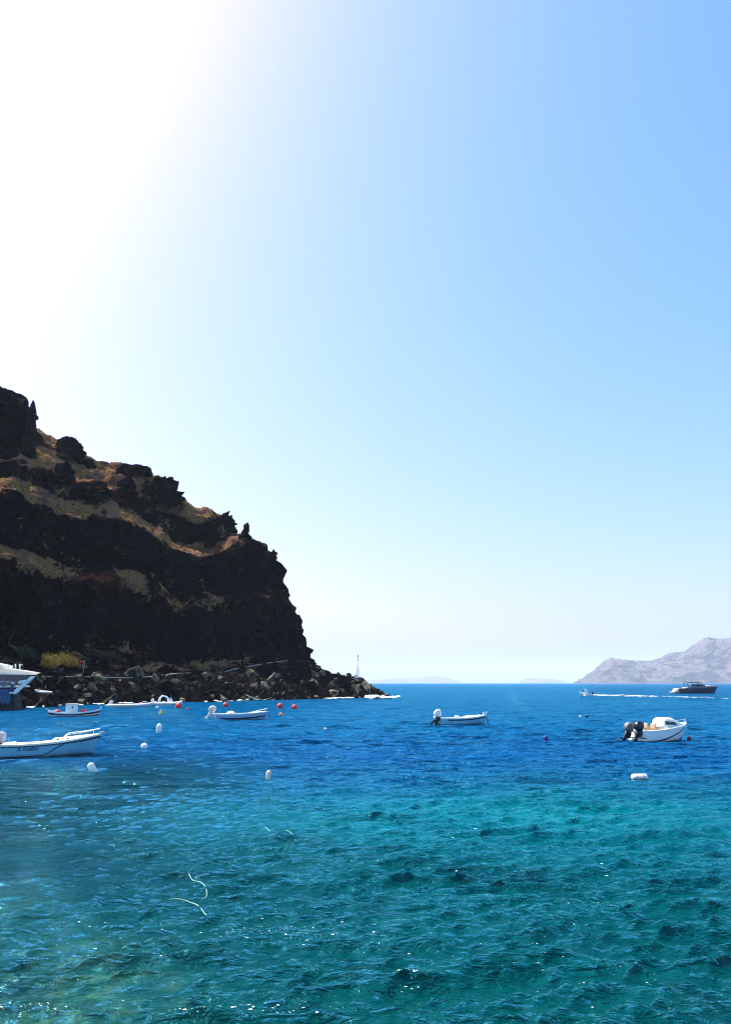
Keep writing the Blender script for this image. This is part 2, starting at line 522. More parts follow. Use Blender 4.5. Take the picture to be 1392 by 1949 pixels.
HEAD = [(1094, 1300), (1108, 1293), (1118, 1283), (1130, 1277), (1140, 1266), (1150, 1257), (1158, 1253), (1180, 1255), (1200, 1257), (1240, 1257), (1258, 1251), (1268, 1244), (1285, 1241), (1305, 1239), (1320, 1230), (1330, 1220), (1338, 1214), (1350, 1212), (1368, 1215), (1392, 1213), (1440, 1206), (1540, 1198), (1700, 1210), (1900, 1204)]
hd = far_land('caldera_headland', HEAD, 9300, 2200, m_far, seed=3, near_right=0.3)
tag(hd, 'hazy lavender brown caldera headland across the sea on the right', kind='structure')
o = far_land('distant_island', [(640, 1299.5), (680, 1296), (720, 1293), (760, 1290), (800, 1289), (828, 1286), (850, 1290), (870, 1296), (884, 1299.5)], 25000, 3600, m_isle, seed=8, nx=120, ny=24)
tag(o, 'faint low island on the horizon right of the cliff tip', kind='structure')
o = far_land('distant_island', [(986, 1299.5), (996, 1292), (1004, 1290), (1030, 1289.5), (1050, 1292), (1066, 1294), (1080, 1299.5)], 23500, 3000, m_isle, seed=12, nx=100, ny=24)
tag(o, 'faint flat-topped islet on the horizon left of the lavender headland', kind='structure')

# ------------------------------------------------------------------ haze
def build_haze():
    a = 33500.0; z0, z1 = -7.5, 690.0
    bm = bmesh.new(); bmesh.ops.create_cube(bm, size=1.0)
    for v in bm.verts:
        v.co = Vector((v.co.x * 2 * a, v.co.y * 2 * a, z0 if v.co.z < 0 else z1))
    me = bpy.data.meshes.new('haze'); bm.to_mesh(me); bm.free()
    m = bpy.data.materials.new('haze_air'); m.use_nodes = True
    t = m.node_tree; t.nodes.remove(t.nodes['Principled BSDF'])
    v = t.nodes.new('ShaderNodeVolumePrincipled')
    v.inputs['Color'].default_value = (0.90, 0.94, 1.0, 1)
    v.inputs['Density'].default_value = 0.42e-4
    v.inputs['Anisotropy'].default_value = 0.0
    t.links.new(v.outputs[0], t.nodes['Material Output'].inputs['Volume'])
    o = link('haze', me, m)
    tag(o, 'thin pale sea haze in the air', kind='stuff')
build_haze()

# ------------------------------------------------------------------ rock pieces on the headland
def rock_mesh(name, seed, n=18, sx=1.0, sy=0.8, sz=0.7, rough=0.25):
    r = np.random.default_rng(seed)
    bm = bmesh.new()
    for k in range(n):
        v = r.normal(size=3); v /= np.linalg.norm(v)
        v *= 0.5 * (1 - rough * r.random())
        bm.verts.new((v[0] * sx, v[1] * sy, v[2] * sz))
    res = bmesh.ops.convex_hull(bm, input=bm.verts)
    bmesh.ops.delete(bm, geom=[g for g in res['geom_interior'] if isinstance(g, bmesh.types.BMVert)], context='VERTS')
    me = bpy.data.meshes.new(name); bm.to_mesh(me); bm.free()
    return me

def rock_material(name, cols, scale=0.9):
    n = N(name)
    pos = n.n('ShaderNodeNewGeometry').outputs['Position']
    rnd = n.n('ShaderNodeObjectInfo').outputs['Random']
    f = n.noise(scale, 6, 0.65, pos)
    g = n.math('ADD', n.math('MULTIPLY', f, 0.6), n.math('MULTIPLY', n.noise(0.45, 3, 0.5, pos), 0.5))
    sz_ = n.n('ShaderNodeSeparateXYZ'); n.l(pos, sz_.inputs[0])
    wet = n.rng(n.math('ADD', sz_.outputs[2], n.math('MULTIPLY', f, 0.8)), 0.7, 1.3, 0.8, 0.0)
    n.base(n.mix(wet, n.ramp(n.math('ADD', g, n.math('MULTIPLY', n.math('SUBTRACT', rnd, 0.5), 0.35)), [(0.40, cols[0]), (0.58, cols[1]), (0.78, cols[2])]), (0.008, 0.008, 0.008)))
    n.b.inputs['Roughness'].default_value = 0.95
    n.b.inputs['Specular IOR Level'].default_value = 0.03
    n.l(n.bump(n.noise(2.2, 6, 0.7, pos), 0.5, 0.9), n.b.inputs['Normal'])
    return n.m
m_boulder = rock_material('shore_boulder_rock', ((0.006, 0.0055, 0.006), (0.022, 0.019, 0.015), (0.26, 0.22, 0.145)))  # palest tone stands in for sunlit highlights on the facets
m_crag = rock_material('crag_lava', ((0.004, 0.0035, 0.0042), (0.009, 0.0075, 0.008), (0.03, 0.022, 0.018)), 0.5)

def march(px, py, z_add=0.0):
    """first point along a pixel's ray that reaches the headland"""
    x, y, zz = ray(px, py)
    Ys = np.arange(130.0, 420.0, 0.4); t = Ys / y
    X = x * t; Z = HC + zz * t
    e, w, z, s = terrain(X, Ys); z = z * K
    f = np.interp(px_of(X, Ys, z), *CL_FAC)
    z = z * (1 + (f - 1) * smooth(14, 40, z)) + z_add
    hit = np.nonzero((z >= Z) & (e > 0))[0]
    if not len(hit): return None
    k = hit[0]
    return Vector((X[k], Ys[k], Z[k]))

CL_XY = CL_V[:, :2]
def cliff_z(x, y):
    """height of the built (rough) cliff mesh near a point"""
    d = (CL_XY[:, 0] - x) ** 2 + (CL_XY[:, 1] - y) ** 2
    k = np.argpartition(d, 3)[:3]
    return float(CL_V[k, 2].mean())

def build_boulders():
    protos = [rock_mesh('boulder', 100 + i, 13 + i % 5, 1.0, 0.55 + 0.08 * (i % 6), 0.5 + 0.12 * (i % 5), 0.45) for i in range(12)]
    for p in protos: p.materials.append(m_boulder)
    r = np.random.default_rng(5)
    # along the waterline and up the apron; find spots by inland distance
    cand = []
    while len(cand) < 2600:
        X = r.uniform(-105 * K, 9 * K, 4000); Y = r.uniform(118 * K, 250 * K, 4000)
        e, w, z, s = terrain(X, Y)
        px, py = project(np.stack([X, Y, z * K], 1))
        ok = (e > -0.8) & (e < 12.0) & (px > 30) & (px < 745) & (r.random(4000) < np.interp(e, [-0.8, 2, 8, 12], [1, 1, 0.7, 0.35]))
        for a in np.nonzero(ok)[0]:
            cand.append((X[a], Y[a], e[a]))
    cand = cand[:2600]
    sizes = np.sort(np.clip(r.lognormal(-0.05, 0.72, len(cand)) * 1.1, 0.3, 6.0))[::-1]
    small = []
    placed = []
    n_big = 0
    for (x, y, e), sz in zip(cand, sizes):
        if n_big < 300:
            if any((x - a) ** 2 + (y - b) ** 2 < (0.42 * (sz + c)) ** 2 for a, b, c in placed): continue
            placed.append((x, y, sz))
            o = bpy.data.objects.new('boulder', protos[n_big % 12]); C.objects.link(o)
            o.parent = cliff
            zb = cliff_z(x, y)
            o.location = (x, y, max(zb, 0.0 - 0.1 * sz) + 0.18 * sz)
            o.rotation_euler = (r.uniform(-.9, .9), r.uniform(-.9, .9), r.uniform(0, 6.28))
            o.scale = (sz, sz, sz * r.uniform(0.8, 1.15))
            n_big += 1
        else:
            small.append((x, y, sz))
    # everything smaller is one mass of rubble
    V = []; F = []
    for k, (x, y, sz) in enumerate(small):
        me = protos[k % 12]
        M = Euler((r.uniform(-.6, .6), r.uniform(-.6, .6), r.uniform(0, 6.28))).to_matrix() * (sz * 1.0)
        zb = max(cliff_z(x, y), -0.05) + 0.15 * sz
        b = len(V)
        V += [tuple(M @ v.co + Vector((x, y, zb))) for v in me.vertices]
        F += [tuple(b + i for i in p.vertices) for p in me.polygons]
    o = pydata('rubble', V, F, m_boulder, cliff, flat=True)
    o['kind'] = 'stuff'
build_boulders()

def crag_mesh(name, w, h, d, seed, lean=0.0, top=0.35, nu=44, nv=36, jag=1.0):
    """a broken lava outcrop: blocky column narrowing upwards"""
    V = []; F = []
    r = np.random.default_rng(seed)
    for j in range(nv):
        t = j / (nv - 1)
        rad = (1 - t) * 1.0 + t * top
        rad *= 1 - 0.9 * max(0, (t - 0.86) / 0.14) ** 2
        for i in range(nu):
            a = 2 * math.pi * i / nu
            ca, sa = math.cos(a), math.sin(a)
            q = (abs(ca) ** 3.2 + abs(sa) ** 3.2) ** (-1 / 3.2)
            V.append((ca * q * rad * w / 2 + lean * t * h, sa * q * rad * d / 2, t * h))
    V = np.array(V)
    s = max(w, h) * 0.22
    n1 = fbm(np.stack([V[:, 0] / s, V[:, 1] / s, V[:, 2] / (s * 0.8)], 1), 4, seed)
    n2 = fbm(V / s + 31.0, 4, seed + 3); n3 = fbm(V / s + 77.0, 4, seed + 6)
    V += np.stack([n1, n2, n3 * 0.7], 1) * min(w, h) * 0.20 * jag
    rg = ridged(V / (s * 1.3) + 9.0, 4, seed + 9) - 0.35
    ctr = V - np.array([lean * h / 2, 0, h * .35]); ctr /= np.linalg.norm(ctr, axis=1)[:, None] + 1e-6
    V += ctr * rg[:, None] * min(w, h) * 0.16 * jag
    for j in range(nv - 1):
        for i in range(nu):
            F.append((j * nu + i, j * nu + (i + 1) % nu, (j + 1) * nu + (i + 1) % nu, (j + 1) * nu + i))
    F.append(tuple(range((nv - 1) * nu, nv * nu)))
    me = bpy.data.meshes.new(name)
    me.from_pydata(V.tolist(), [], F); me.update()
    return me

def crag(x0, x1, y0, y1, seed, lean=0.0, top=0.35, sink=0.2, depth=None, Y=None, jag=1.0):
    cx = (x0 + x1) / 2
    p = march(cx, y1) if Y is None else atd(cx, y1, Y)
    if p is None: p = atd(cx, y1, 300.0)
    sc = p.y / FPX * 1.0
    w = (x1 - x0) * sc; h = (y1 - y0) * sc * 1.03
    me = crag_mesh('crag', w, h * (1 + sink), depth or max(w * 0.8, 3), seed, lean, top, jag=jag)
    o = link('crag', me, m_crag, cliff)
    o.location = (p.x, p.y + 0.1 * w, p.z - h * sink)
for a in [(-70, 50, 736, 858, 1, 0.05, 0.42), (36, 66, 748, 868, 2, 0.02, 0.40), (-160, -20, 690, 850, 3, 0.0, 0.5),
          (90, 150, 830, 866, 4, 0.15, 0.4), (124, 160, 846, 870, 24, 0.1, 0.4), (98, 138, 880, 908, 5, 0.0, 0.5), (220, 260, 908, 934, 6, 0.0, 0.5),
          (216, 290, 884, 902, 16, 0.0, 0.7), (278, 346, 904, 956, 7, 0.05, 0.4), (452, 476, 994, 1030, 8, 0.1, 0.3),
          (424, 450, 980, 1010, 10, 0.0, 0.4), (500, 528, 1046, 1074, 11, 0.1, 0.4), (154, 182, 872, 890, 15, 0, .4)]:
    crag(*a)

# dry scrub and loose stones on the ledges
def build_scrub():
    r = np.random.default_rng(12)
    me = cliff.data
    soil = np.empty(len(me.vertices), np.float32); me.attributes['soil'].data.foreach_get('value', soil)
    px, py = project(CL_V)
    ok = np.nonzero((soil > 0.5) & (CL_V[:, 2] > 9) & (px > -120) & (px < 620) & (CL_V[:, 1] < 330))[0]
    for name, cnt, mat, lo, hi, st in (('scrub', 7500, m_scrub, 0.25, 0.95, 0), ('loose_stones', 2600, m_boulder, 0.25, 1.1, 1)):
        pick = r.choice(ok, cnt)
        clump = fbm(CL_V[pick] / 9.0, 3, 5 + st)
        pick = pick[clump > (-0.1 if st == 0 else 0.05)]
        protos = [rock_mesh('tuft', 300 + i + st * 40, 11 if st == 0 else 9, 1, 1, 0.62, 0.55) for i in range(6)]
        V = []; F = []
        for k, i in enumerate(pick):
            c = CL_V[i]; sz = r.uniform(lo, hi) * r.uniform(0.7, 1.5)
            M = Euler((r.uniform(-.4, .4), r.uniform(-.4, .4), r.uniform(0, 6.28))).to_matrix() * sz
            b = len(V)
            off = Vector((c[0] + r.uniform(-.3, .3), c[1] + r.uniform(-.3, .3), c[2] + 0.15 * sz))
            V += [tuple(M @ v.co + off) for v in protos[k % 6].vertices]
            F += [tuple(b + q for q in p.vertices) for p in protos[k % 6].polygons]
        for p in protos: bpy.data.meshes.remove(p)
        o = pydata(name, V, F, mat, cliff, flat=True)
        o['kind'] = 'stuff'
n_ = N('dry_scrub')
pos_ = n_.n('ShaderNodeNewGeometry').outputs['Position']
n_.base(n_.ramp(n_.noise(0.7, 5, 0.7, pos_), [(0.3, (0.03, 0.02, 0.012)), (0.5, (0.22, 0.11, 0.036)), (0.7, (0.60, 0.37, 0.13))]))
n_.b.inputs['Roughness'].default_value = 1.0
n_.l(n_.bump(n_.noise(6, 4, 0.7, pos_), 0.25), n_.b.inputs['Normal'])
m_scrub = n_.m
build_scrub()

# ------------------------------------------------------------------ shape helpers for made things
def bm_obj(name, bm, mat, parent=None, smoothed=False, loc=None, rot=None):
    me = bpy.data.meshes.new(name); bm.to_mesh(me); bm.free()
    if smoothed: me.polygons.foreach_set('use_smooth', [True] * len(me.polygons))
    o = link(name, me, mat, parent, loc)
    if rot is not None: o.rotation_euler = rot
    return o

def box(name, size, loc, mat, parent=None, bev=0.02, rot=None):
    bm = bmesh.new(); bmesh.ops.create_cube(bm, size=1.0)
    for v in bm.verts: v.co = Vector((v.co.x * size[0], v.co.y * size[1], v.co.z * size[2]))
    if bev: bmesh.ops.bevel(bm, geom=bm.edges[:], offset=min(bev, min(size) * 0.3), segments=1, affect='EDGES')
    return bm_obj(name, bm, mat, parent, False, loc, rot)

def loft(name, secs, mat, parent=None, n=16, pw=2.0, axis='z', smoothed=True):
    """secs: (pos along axis, c1, c2, r1, r2[, power]); closed caps"""
    V = []; F = []
    for s_ in secs:
        a, c1, c2, r1, r2 = s_[:5]; p = s_[5] if len(s_) > 5 else pw
        for i in range(n):
            t = 2 * math.pi * i / n
            ct, st = math.cos(t), math.sin(t)
            u = c1 + r1 * math.copysign(abs(ct) ** (2 / p), ct); v = c2 + r2 * math.copysign(abs(st) ** (2 / p), st)
            V.append((u, v, a) if axis == 'z' else ((a, u, v) if axis == 'x' else (u, a, v)))
    m = len(secs)
    for j in range(m - 1):
        for i in range(n):
            F.append((j * n + i, j * n + (i + 1) % n, (j + 1) * n + (i + 1) % n, (j + 1) * n + i))
    F.append(tuple(reversed(range(n)))); F.append(tuple(range((m - 1) * n, m * n)))
    me = bpy.data.meshes.new(name); me.from_pydata(V, [], F)
    bm = bmesh.new(); bm.from_mesh(me); bmesh.ops.recalc_face_normals(bm, faces=bm.faces); bm.to_mesh(me); bm.free()
    if smoothed: me.polygons.foreach_set('use_smooth', [True] * len(me.polygons))
    return link(name, me, mat, parent)

def tube(name, pts, r, mat, parent=None, n=7, closed=False):
    pts = [Vector(p) for p in pts]; m = len(pts)
    V = []; F = []
    for j, p in enumerate(pts):
        a = pts[(j - 1) % m] if (closed or j > 0) else p
        b = pts[(j + 1) % m] if (closed or j < m - 1) else p
        d = (b - a).normalized()
        up = Vector((0, 0, 1)) if abs(d.z) < 0.9 else Vector((1, 0, 0))
        s_ = d.cross(up).normalized(); u = s_.cross(d)
        for i in range(n):
            t = 2 * math.pi * i / n
            V.append(p + s_ * math.cos(t) * r + u * math.sin(t) * r)
    for j in range(m if closed else m - 1):
        k = (j + 1) % m
        for i in range(n):
            F.append((j * n + i, j * n + (i + 1) % n, k * n + (i + 1) % n, k * n + i))
    if not closed:
        F.append(tuple(reversed(range(n)))); F.append(tuple(range((m - 1) * n, m * n)))
    return pydata(name, V, F, mat, parent)

def smooth_path(pts, k=6):
    pts = [Vector(p) for p in pts]; out = []
    P = [pts[0]] + pts + [pts[-1]]
    for i in range(1, len(P) - 2):
        for j in range(k):
            t = j / k
            a, b, c, d = P[i - 1], P[i], P[i + 1], P[i + 2]
            out.append(0.5 * ((2 * b) + (c - a) * t + (2 * a - 5 * b + 4 * c - d) * t * t + (3 * b - a - 3 * c + d) * t ** 3))
    out.append(pts[-1]); return out

# paints
WHITE = paint('white_gelcoat', (0.80, 0.80, 0.78), 0.35, 0.05, 2.0)
CREAM = paint('cream_deck', (0.80, 0.74, 0.62), 0.6, 0.08, 3.0)
PALE_BLUE_WATERLIT = paint('waterlit_blue_hull', (0.13, 0.38, 0.52), 0.35, 0.10, 2.0)  # pale blue paint deepened with light thrown up off the water
BLUE_SHADED = paint('blue_shaded_hull', (0.24, 0.38, 0.54), 0.4, 0.10, 2.0)  # blue shading of a white hull put into the paint
NAVY = paint('navy_paint', (0.012, 0.016, 0.045), 0.35, 0.1)
BLACK = paint('black_plastic', (0.012, 0.012, 0.014), 0.3, 0.1)
RED = paint('red_plastic', (0.75, 0.03, 0.025), 0.4, 0.08)
DKRED = paint('dull_red', (0.30, 0.03, 0.03), 0.5, 0.15)
ORANGE = paint('orange_plastic', (0.85, 0.22, 0.06), 0.45, 0.1)
PEACH = paint('peach_plastic', (0.85, 0.55, 0.38), 0.5, 0.1)
YELLOW = paint('yellow_plastic', (0.80, 0.50, 0.05), 0.5, 0.1)
BLUE = paint('blue_barrel', (0.012, 0.03, 0.26), 0.4, 0.15)
TAN = paint('tan_vinyl', (0.62, 0.42, 0.24), 0.6, 0.1)
METAL = paint('steel', (0.62, 0.63, 0.65), 0.3, 0.05, 5.0, 0.9)
ROPE_DK = paint('dark_rope', (0.03, 0.035, 0.04), 0.9, 0.2, 20)
ROPE_GR = paint('pale_green_rope', (0.22, 0.40, 0.30), 0.8, 0.15, 12)
STONE = paint('pale_coping', (0.42, 0.38, 0.32), 0.9, 0.2, 1.2, 0, 0.03)
WALLST = paint('dark_wall_stone', (0.028, 0.026, 0.03), 0.95, 0.25, 0.8, 0, 0.08)
TURQ = paint('blue_painted_wood', (0.03, 0.13, 0.30), 0.5, 0.15, 3)
PURPLE = paint('purple_cloth', (0.10, 0.05, 0.20), 0.9, 0.1)
GREYW = paint('weathered_white', (0.66, 0.64, 0.60), 0.7, 0.12, 2.0)
GLASS = paint('tinted_glass', (0.02, 0.025, 0.03), 0.08, 0.02)
SKIN = paint('skin', (0.42, 0.25, 0.17), 0.6, 0.05)
CLOTH_DK = paint('dark_clothes', (0.03, 0.02, 0.03), 0.9, 0.1)
CLOTH_BL = paint('navy_clothes', (0.02, 0.04, 0.14), 0.9, 0.1)
RIBGREY = paint('grey_rubber_tube', (0.62, 0.64, 0.70), 0.55, 0.08)

# ------------------------------------------------------------------ boats
def hull_paint(name, col, rough=0.32):
    n = N(name)
    tc = n.n('ShaderNodeTexCoord').outputs['Object']
    sep = n.n('ShaderNodeSeparateXYZ'); n.l(tc, sep.inputs[0])
    mp = n.n('ShaderNodeMapping'); n.l(tc, mp.inputs[0]); mp.inputs['Scale'].default_value = (3.0, 3.0, 0.5)
    streak = n.noise(1.6, 5, 0.65, mp.outputs[0]); blot = n.noise(2.2, 5, 0.6, tc)
    c = n.mix(n.rng(streak, 0.52, 0.75, 0.0, 0.35), col, tuple(v * 0.55 for v in col))
    scum = n.rng(n.math('ADD', sep.outputs[2], n.math('MULTIPLY', blot, -0.22)), -0.08, 0.10, 0.85, 0.0)
    n.base(n.mix(scum, c, (0.06, 0.07, 0.04)))
    n.val(n.b.inputs['Roughness'], n.rng(blot, .3, .7, rough + .15, rough - .05))
    return n.m
HULL_WHITE = hull_paint('white_hull', (0.76, 0.77, 0.77)); PALE_BLUE_WATERLIT = hull_paint('waterlit_blue_topsides', (0.15, 0.40, 0.54)); BLUE_SHADED = hull_paint('blue_shaded_topsides', (0.24, 0.38, 0.54), .4)  # both hull blues include water-reflected light and blue shade
class Hull:
    """lofted hull, bow towards +x, waterline at z = 0"""
    def __init__(s, L, B, fs, fb, fm=None, draft=0.28, rake=0.12, full=0.55, double=False, plumb=0.0):
        s.L, s.B, s.fs, s.fb, s.draft, s.rake, s.full, s.double = L, B, fs, fb, draft, rake, full, double
        s.fm = fm if fm is not None else fs + (fb - fs) * 0.22
    def half(s, t):
        f = s.full
        if t > f: b = (1 - ((t - f) / (1 - f)) ** 2.3)
        else: b = 1 - 0.13 * ((f - t) / f) ** 2
        if s.double and t < 0.4: b = 1 - ((0.4 - t) / 0.4) ** 2.4
        return max(0.012, b * s.B / 2)
    def sheer(s, t):
        a, m, b = s.fs, s.fm, s.fb
        return a * (1 - t) * (1 - 2 * t) + 4 * m * t * (1 - t) + b * t * (2 * t - 1)
    def pt(s, t, v):
        """v: 0 gunwale .. 0.7 chine .. 1 keel, starboard side (-y)"""
        b = s.half(t); zs = s.sheer(t)
        zk = -s.draft + s.draft * 0.75 * max(0, (t - 0.6) / 0.4) ** 3
        if s.double: zk += (s.draft + zs * 0.2) * max(0, (0.3 - t) / 0.3) ** 2.5
        zc = 0.02 + 0.28 * zs * max(0, (t - 0.3) / 0.7) ** 2
        bc = b * (0.90 - 0.28 * max(0, (t - 0.4) / 0.6))
        if v <= 0.7:
            u = v / 0.7; z = zs + (zc - zs) * u
            y = b + (bc - b) * u ** 1.4
        else:
            u = (v - 0.7) / 0.3; z = zc + (zk - zc) * u
            y = bc * (1 - u)
        x = -s.L / 2 + t * s.L - s.rake * s.L * max(0, (t - 0.5) / 0.5) ** 2 * (zs - z) / (zs + s.draft)
        return Vector((x, -y, z))
    def ts(s, n=22): return [1 - (1 - i / (n - 1)) ** 1.35 for i in range(n)]
    def shell(s, name, mat, parent):
        vs = [0, 0.2, 0.45, 0.7, 0.85, 1.0]; ts = s.ts(); V = []; F = []
        for t in ts:
            st = [s.pt(t, v) for v in vs]
            V += st + [Vector((p.x, -p.y, p.z)) for p in st[-2::-1]]
        m = 2 * len(vs) - 1
        for j in range(len(ts) - 1):
            for i in range(m - 1):
                F.append((j * m + i, j * m + i + 1, (j + 1) * m + i + 1, (j + 1) * m + i))
        F.append(tuple(reversed(range(m))))
        o = pydata(name, V, F, mat, parent)
        return o
    def liner(s, name, mat, parent, floor=0.22, w=0.10, t1=0.97):
        """inside of the boat: inner walls and sole"""
        ts = [t * t1 + 0.01 for t in s.ts()]; V = []; F = []
        for t in ts:
            b = max(0.01, s.half(t) - w); z = s.sheer(t) - 0.012; x = -s.L / 2 + t * s.L
            f = min(floor + 0.3 * z * max(0, (t - .6) / .4), z - 0.05)
            wf = b * 0.82
            for q in range(0, 71, 5):
                p = s.pt(t, q / 100)
                if p.z <= f: break
                wf = min(wf, max(0.005, abs(p.y) - 0.08))
            V += [(x, -b, z), (x - .02 * t * s.L * (t > .7), -wf, f), (x - .02 * t * s.L * (t > .7), wf, f), (x, b, z)]
        for j in range(len(ts) - 1):
            for i in range(3): F.append((j * 4 + i, (j + 1) * 4 + i, (j + 1) * 4 + i + 1, j * 4 + i + 1))
        F.append((0, 1, 2, 3))
        return pydata(name, V, F, mat, parent, flat=True)
    def gunwale(s, name, mat, parent, w=0.13, h=0.07, over=0.025):
        V = []; F = []
        ring = []
        ts = s.ts()
        path = [(t, -1) for t in ts] + [(t, 1) for t in reversed(ts)]
        for t, sg in path:
            b = s.half(t); z = s.sheer(t); x = -s.L / 2 + t * s.L
            bo = b + over; bi = max(0.0, b - w)
            xo = x + (over if t > 0.985 else 0)
            V += [(xo, sg * bo, z - h), (xo, sg * bo, z + 0.015), (x, sg * bi, z + 0.015), (x, sg * bi, z - h)]
        m = len(path)
        for j in range(m - 1):
            for i in range(4): F.append((j * 4 + i, j * 4 + (i + 1) % 4, (j + 1) * 4 + (i + 1) % 4, (j + 1) * 4 + i))
        F.append((0, 1, 2, 3)); F.append(tuple(4 * (m - 1) + i for i in (3, 2, 1, 0)))
        o = pydata(name, V, F, mat, parent, flat=True)
        return o
    def band(s, name, mat, parent, fa, fb, t0=0.0, t1=1.0, off=0.008):
        """stripe on both sides between v=fa(t) and v=fb(t)"""
        V = []; F = []; n = 26
        for sg in (1, -1):
            b0 = len(V)
            for k in range(n):
                t = t0 + (t1 - t0) * k / (n - 1)
                for v in (fa(t), fb(t)):
                    p = s.pt(t, v); V.append((p.x + (off if t > 0.99 else 0), (p.y - off) * sg, p.z))
            for k in range(n - 1):
                q = (b0 + 2 * k, b0 + 2 * k + 1, b0 + 2 * k + 3, b0 + 2 * k + 2)
                F.append(q if sg == 1 else q[::-1])
        return pydata(name, V, F, mat, parent)
    def deck(s, name, mat, parent, t0, t1=0.995, camber=0.08, lift=0.018, n=14):
        V = []; F = []; m = 9
        for k in range(n):
            t = t0 + (t1 - t0) * k / (n - 1)
            b = max(0.012, s.half(t) - 0.03); z = s.sheer(t) + lift; x = -s.L / 2 + t * s.L
            for i in range(m):
                u = -1 + 2 * i / (m - 1)
                V.append((x, u * b, z + camber * (1 - u * u) * b / (s.B / 2)))
        for k in range(n - 1):
            for i in range(m - 1): F.append((k * m + i, k * m + i + 1, (k + 1) * m + i + 1, (k + 1) * m + i))
        b = max(0.012, s.half(t0) - 0.03); z = s.sheer(t0); x = -s.L / 2 + t0 * s.L
        i0 = len(V); V += [(x, -b, z - 0.22), (x, b, z - 0.22)]
        F.append(tuple(range(m)) + (i0 + 1, i0))
        return pydata(name, V, F, mat, parent)

def outboard(parent, x, y, z, sc, top, low, tilt=0.0, yaw=0.0):
    """outboard motor: cowling, leg, cavitation plate, propeller; hangs behind the transom"""
    e = loft('outboard_motor', [(0.20, -0.05, 0, .13, .12), (0.27, -0.06, 0, .25, .19), (0.42, -0.07, 0, .30, .21), (0.60, -0.05, 0, .28, .20), (0.74, -0.02, 0, .20, .15), (0.80, 0.0, 0, .08, .06)], top, parent, 14, 4.0)
    e.location = (x, y, z); e.rotation_euler = (0, tilt, yaw); e.scale = (sc, sc, sc)
    loft('motor_leg', [(-0.62, -0.1, 0, .10, .03), (-0.40, -0.08, 0, .12, .05), (0.0, -0.04, 0, .12, .08), (0.24, -0.04, 0, .16, .12)], low, e, 10, 2.4)
    loft('gearcase', [(-0.42, 0, -0.60, .012, .012), (-0.30, 0, -0.60, .05, .05), (-0.05, 0, -0.60, .055, .055), (0.08, 0, -0.60, .01, .01)], low, e, 10, 2, 'x')
    box('cavitation_plate', (0.42, 0.16, 0.02), (-0.16, 0, -0.36), low, e, 0.004)
    box('clamp_bracket', (0.16, 0.26, 0.34), (0.12, 0, 0.05), low, e, 0.02)
    for k in range(3):
        box('propeller_blade', (0.015, 0.09, 0.16), (-0.43, 0.07 * math.sin(k * 2.09), -0.60 + 0.07 * math.cos(k * 2.09)), low, e, 0.004, (-k * 2.09, 0.5, 0))
    return e

def rail(parent, pts_fn, r=0.018, stan=(), mat=None, closed=False):
    o = tube('bow_rail', smooth_path(pts_fn, 5), r, mat or METAL, parent)
    for a, b in stan:
        tube('stanchion', [a, b], r * 0.9, mat or METAL, o, 6)
    return o

def boat_at(name, px0, px1, py, yaw, B, label, cat, group='small boats moored in the bay', trim=0.0, z=0.0):
    """Empty at the boat's waterline; returns (root, length) so that the boat spans px0..px1"""
    p = gp((px0 + px1) / 2, py)
    Yc = p.y + B / 2 * abs(math.cos(yaw))
    sc = (Yc * CP - HC * SP) / FPX
    L = abs(px1 - px0) * sc / max(0.35, abs(math.cos(yaw)))
    c = ((px0 + px1) / 2 - 696) * sc
    e = empty(name, (c, Yc, z), rot=(0, -trim, yaw))
    e.rotation_mode = 'XYZ'
    tag(e, label, cat, group)
    return e, L

def lettering(text, size, mat, parent, M, name='lettering'):
    cu = bpy.data.curves.new('t', 'FONT'); cu.body = text; cu.size = size; cu.extrude = 0.004; cu.shear = 0.25; cu.offset = 0.005
    to = bpy.data.objects.new('t', cu); C.objects.link(to)
    bpy.context.view_layer.update()
    me = bpy.data.meshes.new_from_object(to.evaluated_get(bpy.context.evaluated_depsgraph_get()))
    bpy.data.objects.remove(to); bpy.data.curves.remove(cu)
    me.name = name
    me.materials.clear()
    o = link(name, me, mat, parent); o.matrix_local = M
    return o

def seat_cushion(name, size, loc, mat, parent):
    return loft(name, [(-size[2] / 2, 0, 0, size[0] * .47, size[1] * .47, 5), (-size[2] * .3, 0, 0, size[0] / 2, size[1] / 2, 5), (size[2] * .3, 0, 0, size[0] / 2, size[1] / 2, 5), (size[2] / 2, 0, 0, size[0] * .45, size[1] * .45, 5)], mat, parent, 16)

